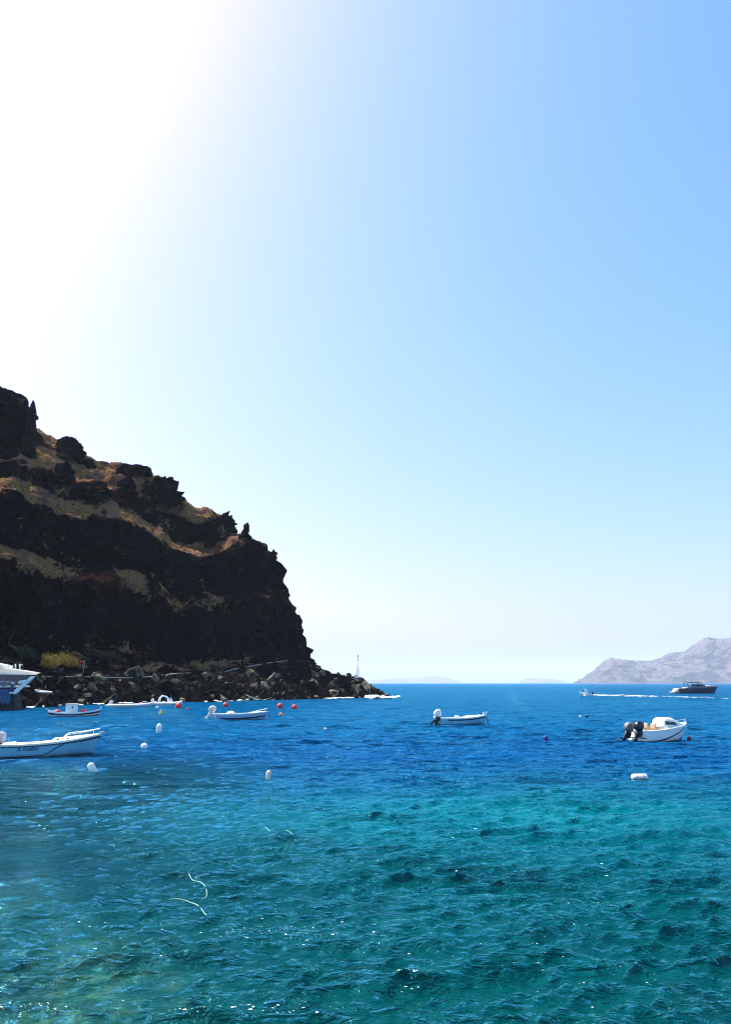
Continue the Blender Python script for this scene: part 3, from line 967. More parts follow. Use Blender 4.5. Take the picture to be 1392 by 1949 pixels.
# --- open boat by the left edge, with a name on its side
def boat_left():
    b, L = boat_at('motor_boat', 14, 180, 1441, R(20), 2.0, 'pale blue open motorboat with a name lettered on its side, nearest the left edge', 'boat', trim=R(1.5))
    h = Hull(L, 2.0, 0.86, 1.22, fm=0.88, draft=0.25, rake=0.10)
    h.shell('hull', PALE_BLUE_WATERLIT, b)
    h.gunwale('gunwale', CREAM, b, 0.2, 0.09)
    h.liner('liner', CREAM, b, 0.3)
    h.band('sheer_stripe', NAVY, b, lambda t: 0.10, lambda t: 0.15 + 0.05 * smooth(.5, .9, t), 0.0, 1.0)
    h.band('side_stripe', NAVY, b, lambda t: float(0.60 - 0.44 * smooth(.40, .62, t)), lambda t: float(0.655 - 0.42 * smooth(.40, .62, t)), 0.0, 0.62)
    h.deck('foredeck', CREAM, b, 0.52, camber=0.16)
    for x, l in ((-0.30, 0.5), (0.02, 0.4)):
        box('thwart', (l, 1.72, 0.09), (x * L, 0, 0.74), CREAM, b, 0.03)
    box('stern_locker', (0.75, 1.7, 0.4), (-0.42 * L, 0, 0.72), CREAM, b, 0.06)
    loft('console', [(0.7, 0, 0, .45, .62, 4), (1.02, 0.06, 0, .40, .55, 4), (1.12, .1, 0, .28, .45, 4)], CREAM, b).location = (0.06 * L, 0, -0.04)
    for x in (0.16, 0.06): loft('deck_fitting', [(0, 0, 0, .05, .05), (.09, 0, 0, .06, .06), (.12, 0, 0, .02, .02)], BLACK, b, 8).location = (x * L, -0.72, 0.98)
    zt = lambda t: h.sheer(t)
    P = []
    for t, sg in [(0.60, -1), (0.66, -1), (0.8, -1), (0.93, -1), (0.985, 0), (0.93, 1), (0.8, 1), (0.66, 1), (0.60, 1)]:
        P.append((-L / 2 + t * L, sg * (h.half(t) - 0.08), zt(t) + (0.03 if t < 0.62 else 0.32)))
    st = []
    for t in (0.78, 0.92):
        for sg in (-1, 1): st.append(((-L / 2 + t * L, sg * (h.half(t) - 0.08), zt(t)), (-L / 2 + t * L, sg * (h.half(t) - 0.08), zt(t) + 0.32)))
    rail(b, P, 0.024, st, WHITE)
    box('bow_roller', (0.36, 0.16, 0.10), (L / 2 + 0.05, 0, h.fb + 0.06), METAL, b)
    q0, q1 = h.pt(0.16, 0.33), h.pt(0.42, 0.33)
    d = (q1 - q0).normalized(); upv = (h.pt(.28, .2) - h.pt(.28, .5)).normalized(); nrm = d.cross(upv).normalized()
    M = Matrix(((d.x, upv.x, nrm.x, q0.x + nrm.x * .014), (d.y, upv.y, nrm.y, q0.y + nrm.y * .014), (d.z, upv.z, nrm.z, q0.z - 0.02), (0, 0, 0, 1)))
    lettering('A NeBai', 0.36, NAVY, b, M)
    outboard(b, -L / 2 - 0.24, 0.1, 0.72, 1.15, paint('pink_white_cowl', (0.72, 0.55, 0.54), 0.35), BLACK, R(20))
    w = b.matrix_basis
    a = Vector((L / 2 - 0.1, 0, h.fb - 0.1)); c = w.inverted() @ gp(222, 1424)
    tube('mooring_line', smooth_path([a, (a * 0.6 + c * 0.4) - Vector((0, 0, 0.12)), c]), 0.018, ROPE_DK, b)
boat_left()

def open_boat(px0, px1, py, yaw, label, hullmat, cover, Bm, kind):
    b, L = boat_at('motor_boat', px0, px1, py, yaw, Bm, label, 'boat')
    h = Hull(L, Bm, 0.80, 1.06, fm=0.79, draft=0.22, rake=0.06, full=0.5)
    h.shell('hull', hullmat, b)
    h.gunwale('gunwale', WHITE, b, 0.18, 0.09)
    h.liner('liner', WHITE, b, 0.32)
    h.deck('foredeck', WHITE, b, 0.66, camber=0.10)
    if kind == 'centre':
        h.band('sheer_stripe', NAVY, b, lambda t: 0.14, lambda t: 0.26, 0.13, 1.0)
        h.band('boot_stripe', DKRED, b, lambda t: 0.64, lambda t: 0.74, 0, .9)
        for x in (-0.25, -0.02): box('thwart', (0.42, Bm - 0.3, 0.08), (x * L, 0, 0.66), CREAM, b, 0.02)
        loft('boat_cover', [(0.70, 0, 0, .85, .68, 4), (0.86, 0, 0, .8, .6, 4), (0.98, .05, 0, .55, .36, 3)], WHITE, b).location = (0.17 * L, 0, 0)
        loft('red_bundle', [(0.96, 0, 0, .12, .10), (1.03, 0, 0, .15, .14), (1.12, 0, 0, .08, .08)], PEACH, b, 10).location = (0.33 * L, -0.25, 0)
        seat_cushion('seat', (0.5, 0.5, 0.4), (0, 0, 0), CREAM, b).location = (-0.12 * L, 0.1, 0.78)
        for y in (-0.12, 0.14): tube('bow_post', [(L / 2 - 0.28, y, 0.9), (L / 2 - 0.26, y, 1.35)], 0.03, GREYW, b)
        fl = tube('flag_staff', [(L / 2 - 0.1, 0, 0.9), (L / 2 + 0.02, 0, 1.42)], 0.015, METAL, b)
        pydata('flag', [(L / 2 + 0.0, 0.0, 1.38), (L / 2 + 0.34, 0.05, 1.40), (L / 2 + 0.32, 0.07, 1.20), (L / 2 - 0.03, 0.0, 1.16), (L / 2, .02, 1.38), (L / 2 + .34, .07, 1.40), (L / 2 + .32, .09, 1.2), (L / 2 - .03, .02, 1.16)], [(0, 1, 2, 3), (7, 6, 5, 4), (0, 4, 5, 1), (2, 6, 7, 3), (1, 5, 6, 2), (0, 3, 7, 4)], paint('faded_flag', (0.55, 0.45, 0.65), 0.8), fl, flat=True)
        tube('mooring_line', smooth_path([(L / 2, 0, 0.9), (L / 2 + 0.14, 0, 0.45), (L / 2 + 0.22, -0.03, -0.1)]), 0.05, BLACK, b)
        outboard(b, -L / 2 - 0.22, -0.1, 0.62, 1.35, WHITE, BLACK, R(8))
        outboard(b, -L / 2 - 0.40, 0.62, 0.42, 0.85, WHITE, BLACK, R(38))
    else:
        h.band('side_stripe', NAVY, b, lambda t: 0.40 + 0.05 * math.sin(t * 3), lambda t: float(0.52 + 0.1 * math.sin(t * 3.14)), 0.16, 0.98)
        for x in (-0.28, 0.05): box('thwart', (0.4, Bm - 0.3, 0.08), (x * L, 0, 0.64), CREAM, b, 0.02)
        loft('dome_cover', [(0.66, 0, 0, .62, .55, 3), (0.84, 0, 0, .58, .5, 2.6), (1.0, 0, 0, .4, .36), (1.1, 0, 0, .12, .12)], cover, b).location = (-0.17 * L, 0, 0)
        loft('seat_hump', [(0.68, 0, 0, .32, .4, 3), (0.84, 0, 0, .26, .3), (0.93, 0, 0, .1, .12)], WHITE, b).location = (0.20 * L, 0, 0)
        box('folded_blanket', (0.2, 0.03, 0.36), (-0.43 * L, -Bm / 2 - 0.035, 0.42), cover, b, 0.01)
        P = [(-L / 2 + t * L, sg * (h.half(t) - 0.06), h.sheer(t) + dz) for t, sg, dz in [(0.68, -1, .03), (0.76, -1, .14), (0.95, -1, .34), (0.985, 0, .36), (0.95, 1, .34), (0.76, 1, .14), (0.68, 1, .03)]]
        st = [((-L / 2 + .93 * L, sg * (h.half(.93) - .06), h.sheer(.93)), (-L / 2 + .95 * L, sg * (h.half(.95) - .06), h.sheer(.95) + .34)) for sg in (-1, 1)]
        rail(b, P, 0.03, st, WHITE)
        tube('mooring_line', smooth_path([(L / 2, 0, 0.8), (L / 2 + 0.16, 0, 0.35), (L / 2 + 0.2, -0.03, -0.1)]), 0.04, BLACK, b)
        outboard(b, -L / 2 - 0.28, 0, 0.62, 1.5, cover, cover, R(28))
    return b
open_boat(404, 510, 1371, R(4), 'white and navy open boat with a cream covered outboard, before the boulders', BLUE_SHADED, paint('cream_canvas', (0.76, 0.68, 0.55), 0.85), 1.9, 'shore')
open_boat(836, 928, 1380.5, R(13), 'white open boat with navy stripe and small flag at the bow, alone mid-water', PALE_BLUE_WATERLIT, CREAM, 1.9, 'centre')

# --- sport boat on the right
def sport_boat():
    b, L = boat_at('sport_boat', 1208, 1321, 1412, R(24), 2.2, 'white cabin sport boat with black stripes and twin outboards, on the right', 'boat', trim=R(1.2))
    h = Hull(L, 2.2, 0.90, 1.34, fm=1.02, draft=0.3, rake=0.16, full=0.5)
    h.shell('hull', HULL_WHITE, b)
    h.gunwale('gunwale', WHITE, b, 0.2, 0.06)
    h.liner('liner', CREAM, b, 0.4, t1=0.6)
    h.band('upper_stripe', BLACK, b, lambda t: float(0.60 - 0.52 * smooth(.1, 1.0, t)), lambda t: float(0.67 - 0.52 * smooth(.1, 1.0, t)), 0.0, 1.0)
    h.band('lower_stripe', NAVY, b, lambda t: float(0.78 - 0.16 * smooth(.2, 1, t)), lambda t: float(0.83 - 0.17 * smooth(.2, 1, t)), 0.0, 0.86)
    box('transom_stripe', (0.012, 1.8, 0.05), (-L / 2 - 0.012, 0, 0.36), NAVY, b, 0.002)
    h.deck('foredeck', WHITE, b, 0.44, camber=0.22, lift=0.02)
    box('swim_step', (0.3, 1.7, 0.08), (-L / 2 - 0.13, 0, 0.22), WHITE, b, 0.02)
    box('stern_bench', (0.45, 1.7, 0.45), (-0.42 * L, 0, 0.72), WHITE, b, 0.08)
    for y in (-0.42, 0.42):
        s = seat_cushion('seat', (0.48, 0.5, 0.5), (0, 0, 0), TAN, b); s.location = (-0.22 * L, y, 0.92)
        k = seat_cushion('seat_back', (0.16, 0.48, 0.42), (0, 0, 0), TAN, s); k.location = (-0.2, 0, 0.28)
    # cabin: long low coachroof running into the foredeck, glazed front
    c = loft('cabin', [(1.02, 0.34, 0, 1.40, .88, 4), (1.24, 0.16, 0, 1.14, .82, 4.5), (1.52, -0.12, 0, .80, .72, 5), (1.72, -0.26, 0, .56, .60, 4), (1.80, -0.30, 0, .40, .46, 3)], WHITE, b, 32)
    c.location = (0.08 * L, 0, 0)
    for sg in (-1, 1):
        for a in ([(-0.78, .845, 1.30), (-0.36, .85, 1.28), (-0.40, .77, 1.52), (-0.76, .755, 1.56)], [(-0.28, .85, 1.28), (0.38, .85, 1.24), (0.10, .785, 1.47), (-0.30, .785, 1.50)]):
            q = [(x, sg * y, z) for x, y, z in a]; q2 = [(x, sg * (y - .08), z) for x, y, z in a]
            o = pydata('side_window', q + q2, [(0, 1, 2, 3), (7, 6, 5, 4), (0, 4, 5, 1), (1, 5, 6, 2), (2, 6, 7, 3), (3, 7, 4, 0)], GLASS, c, flat=True)
        loft('hatch_window', [(-.03, 0, 0, .24, .10, 3), (.012, 0, 0, .22, .09, 3)], GLASS, c, 12).matrix_local = Matrix.Translation((0.84, sg * .72, 1.21)) @ Euler((sg * -1.15, .1, 0)).to_matrix().to_4x4()
    q = [(1.12, -0.62, 1.27), (1.12, 0.62, 1.27), (0.66, 0.55, 1.545), (0.66, -0.55, 1.545)]
    pydata('windscreen', q + [(x - .12, y, z - .08) for x, y, z in q], [(0, 1, 2, 3), (7, 6, 5, 4), (0, 4, 5, 1), (1, 5, 6, 2), (2, 6, 7, 3), (3, 7, 4, 0)], GLASS, c, flat=True)
    tube('handrail', smooth_path([(-.5, -.55, 1.80), (-0.2, -.6, 1.86), (.2, -.55, 1.78)]), .016, METAL, c)
    P = [(-L / 2 + t * L, sg * (h.half(t) - 0.05), h.sheer(t) + dz) for t, sg, dz in [(0.74, -1, .05), (0.84, -1, .2), (0.97, -1, .26), (0.99, 0, .26), (0.97, 1, .26), (0.84, 1, .2), (0.74, 1, .05)]]
    rail(b, P, 0.014, [], METAL)
    tube('cleat_post', [(L / 2 - .12, 0, 1.25), (L / 2 - .1, 0, 1.55)], .03, WHITE, b)
    outboard(b, -L / 2 - 0.40, -0.42, 0.66, 1.32, BLACK, BLACK, R(22))
    outboard(b, -L / 2 - 0.72, 0.44, 0.60, 1.32, paint('grey_cowl', (0.20, 0.17, 0.17), 0.3), BLACK, R(34))
sport_boat()

# --- fishing boat with a little wheelhouse
def caique():
    b, L = boat_at('fishing_boat', 92, 190, 1364, R(5), 2.1, 'small white and navy wooden fishing boat with a box wheelhouse and red gear', 'boat')
    h = Hull(L, 2.1, 0.85, 1.05, fm=0.50, draft=0.4, rake=0.05, full=0.5, double=True)
    h.shell('hull', HULL_WHITE, b)
    h.band('hull_stripe', NAVY, b, lambda t: 0.24, lambda t: 0.5)
    h.band('boot_stripe', DKRED, b, lambda t: 0.66, lambda t: 0.78)
    h.gunwale('gunwale', WHITE, b, 0.14, 0.1)
    h.liner('liner', paint('blue_deck', (0.10, 0.30, 0.42), 0.7), b, 0.3)
    c = box('wheelhouse', (1.35, 1.1, 1.25), (-0.06 * L, 0, 1.0), WHITE, b, 0.04)
    loft('porthole', [(0, 0, 0, .13, .13), (.02, 0, 0, .12, .12)], BLACK, c, 14).matrix_local = Matrix.Translation((0.22, -.55, .22)) @ Euler((R(90), 0, 0)).to_matrix().to_4x4()
    box('wheelhouse_roof', (1.55, 1.3, 0.07), (0, 0, .66), WHITE, c, 0.02)
    tube('exhaust_pipe', [(-.5, .2, .66), (-.5, .2, 1.0)], .06, BLACK, c)
    loft('red_crate', [(.5, 0, 0, .34, .34, 6), (.95, 0, 0, .36, .36, 6)], RED, b, 12, smoothed=False).location = (0.17 * L, -0.1, 0)
    loft('red_net_heap', [(.55, 0, 0, .6, .5), (.75, 0, 0, .5, .42), (.92, 0.05, 0, .2, .2)], DKRED, b, 12).location = (-0.33 * L, 0, 0)
    box('stem_post', (0.1, 0.1, 0.5), (L / 2 - .06, 0, 1.1), WHITE, b)
    tube('tiller', [(-L / 2 + .1, 0, .9), (-L / 2 - .35, 0, 1.0)], .04, GREYW, b)
caique()

# --- inflatables
def rib(px0, px1, py, yaw, label, arch):
    b, L = boat_at('inflatable_boat', px0, px1, py, yaw, 2.1, label, 'boat')
    r = 0.27 if arch else 0.29
    mat = WHITE if arch else RIBGREY
    w = 0.78
    for sg in (-1, 1):
        P = smooth_path([(-L / 2, sg * w, .36), (-L / 2 + .3, sg * w, .36), (0, sg * w, .38), (L * .25, sg * w * .95, .46), (L * .40, sg * w * .58, .60), (L / 2 - .1, sg * 0.06, .74)], 5)
        t = tube('side_tube', P, r, mat, b, 12)
        loft('tube_cone', [(-.34, 0, 0, .05, .05), (-.12, 0, 0, r * .8, r * .8), (0.01, 0, 0, r, r)], mat, t, 12, 2, 'x').location = (-L / 2, sg * w, .36)
    h = Hull(L * .96, 1.5, .34, .66, draft=.22, rake=.1)
    h.shell('hull', WHITE, b)
    h.deck('deck', CREAM, b, 0.02, 0.97, 0.02, -0.02)
    box('transom', (.08, 1.3, .5), (-L / 2 + .25, 0, .5), WHITE, b)
    if arch:
        for sg in (0,):
            P = smooth_path([(-.28 * L, -.72, .5), (-.27 * L, -.72, 1.3), (-.20 * L, -.6, 1.85), (-.19 * L, 0, 1.98), (-.20 * L, .6, 1.85), (-.27 * L, .72, 1.3), (-.28 * L, .72, .5)], 5)
            a = tube('roll_arch', P, .11, WHITE, b, 8)
            P2 = smooth_path([(-.19 * L, -.6, 1.9), (-.05 * L, -.62, 1.75), (.02 * L, -.66, 1.2), (.03 * L, -.7, .5)], 5)
            tube('arch_strut', P2, .10, WHITE, a, 8)
            tube('arch_strut', [(p.x, -p.y, p.z) for p in P2], .10, WHITE, a, 8)
        c = loft('console', [(.35, 0, 0, .5, .48, 5), (1.0, -.05, 0, .42, .42, 5), (1.15, -.1, 0, .3, .36, 4)], WHITE, b)
        c.location = (.10 * L, 0, 0)
        pydata('windscreen', [(.36, -.42, 1.05), (.36, .42, 1.05), (.12, .36, 1.62), (.12, -.36, 1.62), (-.25, -.45, 1.05), (-.25, .45, 1.05), (-.2, .38, 1.5), (-.2, -.38, 1.5)], [(0, 1, 2, 3), (4, 0, 3, 7), (1, 5, 6, 2)], paint('pale_blue_screen', (.45, .62, .75), .15), c, flat=True)
        seat_cushion('seat', (.5, .9, .5), (0, 0, 0), WHITE, b).location = (-.12 * L, 0, .6)
        seat_cushion('stern_seat', (.4, 1.1, .5), (0, 0, 0), paint('pink_seat', (.7, .5, .5), .6), b).location = (-.40 * L, 0, .62)
        outboard(b, -L / 2 + .02, 0, .5, 1.1, WHITE, BLACK, R(5))
    else:
        box('thwart', (.3, 1.2, .12), (-.12 * L, 0, .62), CREAM, b)
        loft('red_tank', [(.5, 0, 0, .3, .24, 5), (.85, 0, 0, .28, .22, 5), (.93, 0, 0, .2, .15, 4)], RED, b).location = (.22 * L, 0, 0)
        outboard(b, -L / 2 + .1, 0, .62, 1.1, RIBGREY, RIBGREY, R(48))
    tube('grab_line', smooth_path([(-L * .4, -w - r, .42), (-L * .2, -w - r - .01, .34), (0, -w - r, .44), (L * .2, -w * .96 - r, .44)]), .015, ROPE_DK, b)
rib(207, 290, 1347, R(6), 'grey inflatable dinghy with tilted outboard and a red tank, close to the boulders', False)
rib(290, 346, 1343, R(4), 'white rigid inflatable with a roll-bar arch and pale windscreen', True)

# --- far craft
def body_mesh(name, pose, mat, parent):
    """a small seated figure grown from a joint skeleton"""
    J = {'hip': (0, 0, .0), 'chest': (.02, 0, .40), 'neck': (.03, 0, .54), 'head': (.05, 0, .66), 'crown': (.05, 0, .78),
         'sl': (.02, .19, .48), 'el': (.14, .26, .26), 'hl': (.34, .20, .22), 'sr': (.02, -.19, .48), 'er': (.14, -.26, .26), 'hr': (.34, -.20, .22),
         'tl': (.08, .10, .0), 'kl': (.44, .12, .06), 'fl': (.46, .12, -.38), 'tr': (.08, -.10, .0), 'kr': (.44, -.12, .06), 'fr': (.46, -.12, -.38), 'gl': (.58, .12, -.42), 'gr': (.58, -.12, -.42)}
    rad = {'hip': .15, 'chest': .16, 'neck': .06, 'head': .095, 'crown': .08, 'sl': .07, 'el': .05, 'hl': .04, 'sr': .07, 'er': .05, 'hr': .04, 'tl': .09, 'kl': .065, 'fl': .045, 'tr': .09, 'kr': .065, 'fr': .045, 'gl': .04, 'gr': .04}
    E = [('hip', 'chest'), ('chest', 'neck'), ('neck', 'head'), ('head', 'crown'), ('chest', 'sl'), ('sl', 'el'), ('el', 'hl'), ('chest', 'sr'), ('sr', 'er'), ('er', 'hr'), ('hip', 'tl'), ('tl', 'kl'), ('kl', 'fl'), ('fl', 'gl'), ('hip', 'tr'), ('tr', 'kr'), ('kr', 'fr'), ('fr', 'gr')]
    ks = list(J)
    me = bpy.data.meshes.new(name); me.from_pydata([J[k] for k in ks], [(ks.index(a), ks.index(c)) for a, c in E], [])
    o = bpy.data.objects.new(name, me); C.objects.link(o)
    m = o.modifiers.new('s', 'SKIN')
    for k, sv in zip(ks, me.skin_vertices[0].data): sv.radius = (rad[k], rad[k]); sv.use_root = (k == 'hip')
    o.modifiers.new('u', 'SUBSURF').levels = 1
    bpy.context.view_layer.update()
    me2 = bpy.data.meshes.new_from_object(o.evaluated_get(bpy.context.evaluated_depsgraph_get()))
    me2.name = name
    bpy.data.objects.remove(o)
    me2.materials.clear(); me2.materials.append(mat); me2.materials.append(SKIN)
    for p in me2.polygons:
        p.use_smooth = True
        if p.center.z > .54 or p.center.x > .26 and p.center.z > .14: p.material_index = 1
    return me2

def speedboat():
    b, L = boat_at('speed_boat', 1128, 1102, 1324.5, R(184), 2.2, 'small white speedboat with people aboard, running ahead of its wake', 'boat', 'boats under way offshore', trim=R(5))
    h = Hull(L, 2.2, .8, 1.35, fm=.9, draft=.2, rake=.14, full=.5)
    h.shell('hull', WHITE, b); h.gunwale('gunwale', WHITE, b, .16, .1); h.liner('liner', CREAM, b, .4)
    h.deck('foredeck', WHITE, b, .62, camber=.15)
    box('console', (.7, .8, 1.0), (.08 * L, 0, .95), WHITE, b, .08)
    P = smooth_path([(-.12 * L, -.7, .7), (-.12 * L, -.72, 1.7), (.0, -.6, 2.15), (.0, .6, 2.15), (-.12 * L, .72, 1.7), (-.12 * L, .7, .7)], 5)
    tube('windscreen_frame', P, .07, WHITE, b, 8)
    outboard(b, -L / 2 - .25, 0, .6, 1.3, BLACK, BLACK, 0)
    pe = []
    for k, (x, y, m, lab) in enumerate(((-.26, -.45, CLOTH_BL, 'person in navy seated at the stern of the small white speedboat'), (.17, .38, CLOTH_DK, 'person in dark clothes seated near the bow of the small white speedboat'))):
        me = body_mesh('person', 0, m, None)
        o = link('person', me, None)
        o.matrix_world = b.matrix_basis @ Matrix.Translation((x * L, y, 1.0 + .35 * (k == 1)))
        o.scale = (1.15, 1.15, 1.15)
        tag(o, lab, 'person', 'people aboard the speedboat')
speedboat()

def yacht():
    b, L = boat_at('motor_yacht', 1288, 1371, 1320, R(7), 4.6, 'dark navy motor yacht with raked windscreen and arch, off the far headland', 'yacht', 'boats under way offshore')
    f = L / 17.0
    h = Hull(L, 4.6, 1.9 * f, 2.75 * f, fm=2.25 * f, draft=.6, rake=.12, full=.5)
    h.shell('hull', NAVY, b)
    h.gunwale('gunwale', paint('grey_navy_deck', (.16, .17, .24), .4), b, .4, .1)
    h.deck('foredeck', paint('slate_deck', (.12, .13, .2), .4), b, .34, camber=.5)
    h.liner('cockpit', CREAM, b, 1.2 * f, .3, .5)
    box('swim_platform', (2.6 * f, 3.8, .3), (-L / 2 - 1.1 * f, 0, .6), TAN, b, .06)
    loft('stern_quarter', [(.5, 0, 0, 1.7 * f, 1.9, 4), (1.3 * f, .3, 0, 1.4 * f, 1.85, 4), (2.0 * f, .7, 0, .9 * f, 1.7, 4)], paint('sand_gelcoat', (.72, .58, .44), .45), b).location = (-L / 2 - .2 * f, 0, 0)
    c = loft('cabin', [(2.1 * f, .3, 0, 4.6 * f, 1.9, 3.5), (2.9 * f, -.4, 0, 3.0 * f, 1.6, 3.2), (3.5 * f, -1.2 * f, 0, 1.6 * f, 1.3, 3)], paint('grey_superstructure', (.10, .11, .16), .25), b, 24)
    c.location = (.05 * L, 0, 0)
    for sg in (-1, 1):
        pydata('side_window', [(-2.0 * f, sg * 1.76, 2.75 * f), (2.2 * f, sg * 1.66, 2.62 * f), (.4 * f, sg * 1.5, 3.2 * f), (-1.9 * f, sg * 1.52, 3.25 * f)], [(0, 1, 2, 3)] if sg < 0 else [(3, 2, 1, 0)], GLASS, c, flat=True)
    loft('hardtop', [(3.95 * f, 0, 0, 2.7 * f, 1.5, 3.5), (4.12 * f, 0, 0, 2.9 * f, 1.6, 3.5), (4.24 * f, 0, 0, 2.3 * f, 1.3, 3)], NAVY, b, 20).location = (-.09 * L, 0, 0)
    for sg in (-1, 1):
        tube('arch_leg', [(-.24 * L, sg * 1.6, 2.2 * f), (-.29 * L, sg * 1.4, 4.05 * f)], .16, NAVY, b, 8)
        tube('windscreen_pillar', [(.16 * L, sg * 1.4, 2.9 * f), (.03 * L, sg * 1.3, 4.0 * f)], .1, NAVY, b, 8)
    tube('radar_mast', [(-.29 * L, 0, 4.1 * f), (-.31 * L, 0, 4.7 * f)], .1, NAVY, b, 8)
    box('sun_pad', (2.4 * f, 2.2, .3), (.28 * L, 0, 2.95 * f), CREAM, b, .08)
    P = [(-L / 2 + t * L, sg * (h.half(t) - .15), h.sheer(t) + .55) for t, sg in [(.6, -1), (.8, -1), (.95, -1), (.99, 0), (.95, 1), (.8, 1), (.6, 1)]]
    rail(b, P, .04, [((x, y, z - .6), (x, y, z)) for x, y, z in P[::2]], METAL)
    seat_cushion('cockpit_seat', (1.4, 3.0, .7), (0, 0, 0), CREAM, b).location = (-.30 * L, 0, 2.1 * f)
yacht()

# --- wooden boat laid up on the rocks at the left
def laid_up():
    p0 = gp(74, 1347); Y = p0.y + 9
    a = atd(52, 1310, Y); c = atd(98, 1318, Y)
    mid = (a + c) / 2; L = (c - a).length
    b = empty('rowing_boat', mid - Vector((0, 0, .75)), rot=(R(8), math.atan2(a.z - c.z, abs(c.x - a.x)), 0))
    tag(b, 'white rowing boat with dull red bottom laid up ashore beside the terrace', 'boat')
    h = Hull(L, 1.6, .75, .95, fm=.66, draft=.3, rake=.05)
    h.shell('hull', DKRED, b); h.gunwale('gunwale', WHITE, b, .16, .16); h.liner('liner', WHITE, b, .2)
    h.band('white_strake', WHITE, b, lambda t: .0, lambda t: .3, 0, 1)
    box('thwart', (.3, 1.3, .06), (0, 0, .5), WHITE, b); box('thwart', (.3, 1.2, .06), (-.25 * L, 0, .5), WHITE, b)
    for x in (-.3, .3):
        o = box('cradle', (.35, 1.5, 1.4), (x * L, .1, -.75), WALLST, b, .05)
laid_up()

# ------------------------------------------------------------------ buoys
def drum_paint():
    n = N('white_brown_drum')
    tc = n.n('ShaderNodeTexCoord').outputs['Object']
    sep = n.n('ShaderNodeSeparateXYZ'); n.l(tc, sep.inputs[0])
    f = n.noise(9.0, 5, .65, tc)
    n.base(n.mix(n.rng(n.math('ADD', sep.outputs[2], n.math('MULTIPLY', f, 0.1)), 0.08, 0.2, 0.9, 0.0), n.ramp(f, [(.3, (.6, .5, .44)), (.5, (.8, .75, .7))]), (.16, .07, .05)))  # mottled white above, brown towards the bottom
    return n.m

def buoy(px, py, wpx, kind, mat, label, tilt=0.0, hpx=None, group='mooring buoys in the bay', yaw=0.0):
    p = gp(px, py); sc = p.length / FPX
    r = wpx * sc / 2; H = (hpx or wpx) * sc
    b = empty('buoy', (p.x, p.y + r, 0), rot=(0, tilt, yaw)); tag(b, label, 'buoy', group)
    if kind == 'ball':
        n = 9
        o = loft('float', [(.62 * r - r * math.cos(math.pi * (k + .25) / (n - .5)), 0, 0, r * math.sin(math.pi * (k + .25) / (n - .5)), r * math.sin(math.pi * (k + .25) / (n - .5))) for k in range(n)], mat, b, 18)
        tube('eye_ring', [(0, r * .16 * math.cos(k * .785), r * (1.66 + .16 * math.sin(k * .785))) for k in range(8)], r * .05, METAL, b, 6, True)
        loft('collar', [(r * 1.48, 0, 0, r * .26, r * .26), (r * 1.62, 0, 0, r * .2, r * .2)], mat, b, 12)
    elif kind == 'can':
        o = loft('float', [(-.35 * H, 0, 0, r * .7, r * .7), (-.3 * H, 0, 0, r, r), (.72 * H, 0, 0, r, r), (.88 * H, 0, 0, r * .85, r * .85), (.97 * H, 0, 0, r * .35, r * .35), (H, 0, 0, r * .18, r * .18)], mat, b, 16)
        tube('eye_ring', [(0, r * .2 * math.cos(k * .785), H + r * .2 * math.sin(k * .785)) for k in range(8)], r * .06, METAL, b, 6, True)
        tube('band', [(r * 1.0 * math.cos(k * .3927), r * 1.0 * math.sin(k * .3927), .12 * H) for k in range(16)], r * .06, GREYW, b, 6, True)
    elif kind == 'cone':
        o = loft('float', [(-.3 * H, 0, 0, r * .6, r * .6), (.15 * H, 0, 0, r, r), (.4 * H, 0, 0, r * .8, r * .8), (.9 * H, 0, 0, r * .25, r * .25), (H, 0, 0, r * .1, r * .1)], mat, b, 14)
        tube('eye_ring', [(0, r * .2 * math.cos(k * .785), H + r * .2 * math.sin(k * .785)) for k in range(8)], r * .07, METAL, b, 6, True)
    elif kind == 'drum':                      # lying barrel
        L2 = r; rr = H / 2 * 1.25
        o = loft('float', [(-L2, 0, rr * .45, rr * .45, rr * .45), (-L2 * .9, 0, rr * .45, rr * .88, rr * .88), (-L2 * .74, 0, rr * .45, rr, rr), (L2 * .74, 0, rr * .45, rr, rr), (L2 * .9, 0, rr * .45, rr * .88, rr * .88), (L2, 0, rr * .45, rr * .45, rr * .45)], mat, b, 18, 2, 'x')
        for x in (-.45, .45):
            tube('rope_band', [(L2 * x, rr * 1.01 * math.cos(k * .3927), rr * .45 + rr * 1.01 * math.sin(k * .3927)) for k in range(16)], rr * .05, ROPE_DK, b, 6, True)
        tube('eye_ring', [(-L2 - rr * .1 + rr * .16 * math.cos(k * .785), 0, rr * (.45 + .16 * math.sin(k * .785))) for k in range(8)], rr * .05, METAL, b, 6, True)
    return b
buoy(338, 1348, 12, 'ball', RED, 'red ball buoy in front of the roll-bar inflatable')
buoy(428, 1346, 10.5, 'ball', RED, 'red ball buoy just behind the boat with the cream outboard')
buoy(532, 1348, 11, 'ball', RED, 'red ball buoy directly above the small orange float')
buoy(560, 1350, 10.5, 'ball', RED, 'rightmost red ball buoy, past the boats off the boulders')
buoy(356, 1350.5, 4.5, 'ball', RED, 'tiny red float beside the buoy at the roll-bar inflatable')
buoy(534, 1363, 7.5, 'ball', ORANGE, 'small orange float below a red buoy')
buoy(619, 1390, 6, 'ball', PEACH, 'tiny peach float in open water left of the centre')
buoy(304, 1360, 7, 'cone', YELLOW, 'small yellow cone buoy below the white inflatables', 0.1, 9)
buoy(298, 1349, 6, 'ball', GREYW, 'pale grey float under the stern of the roll-bar inflatable')
buoy(300, 1396, 9.5, 'can', WHITE, 'upright white can buoy, highest of the white ones at left', 0.05, 17)
buoy(272, 1426, 12.5, 'ball', WHITE, 'round white buoy right of the lettered blue boat')
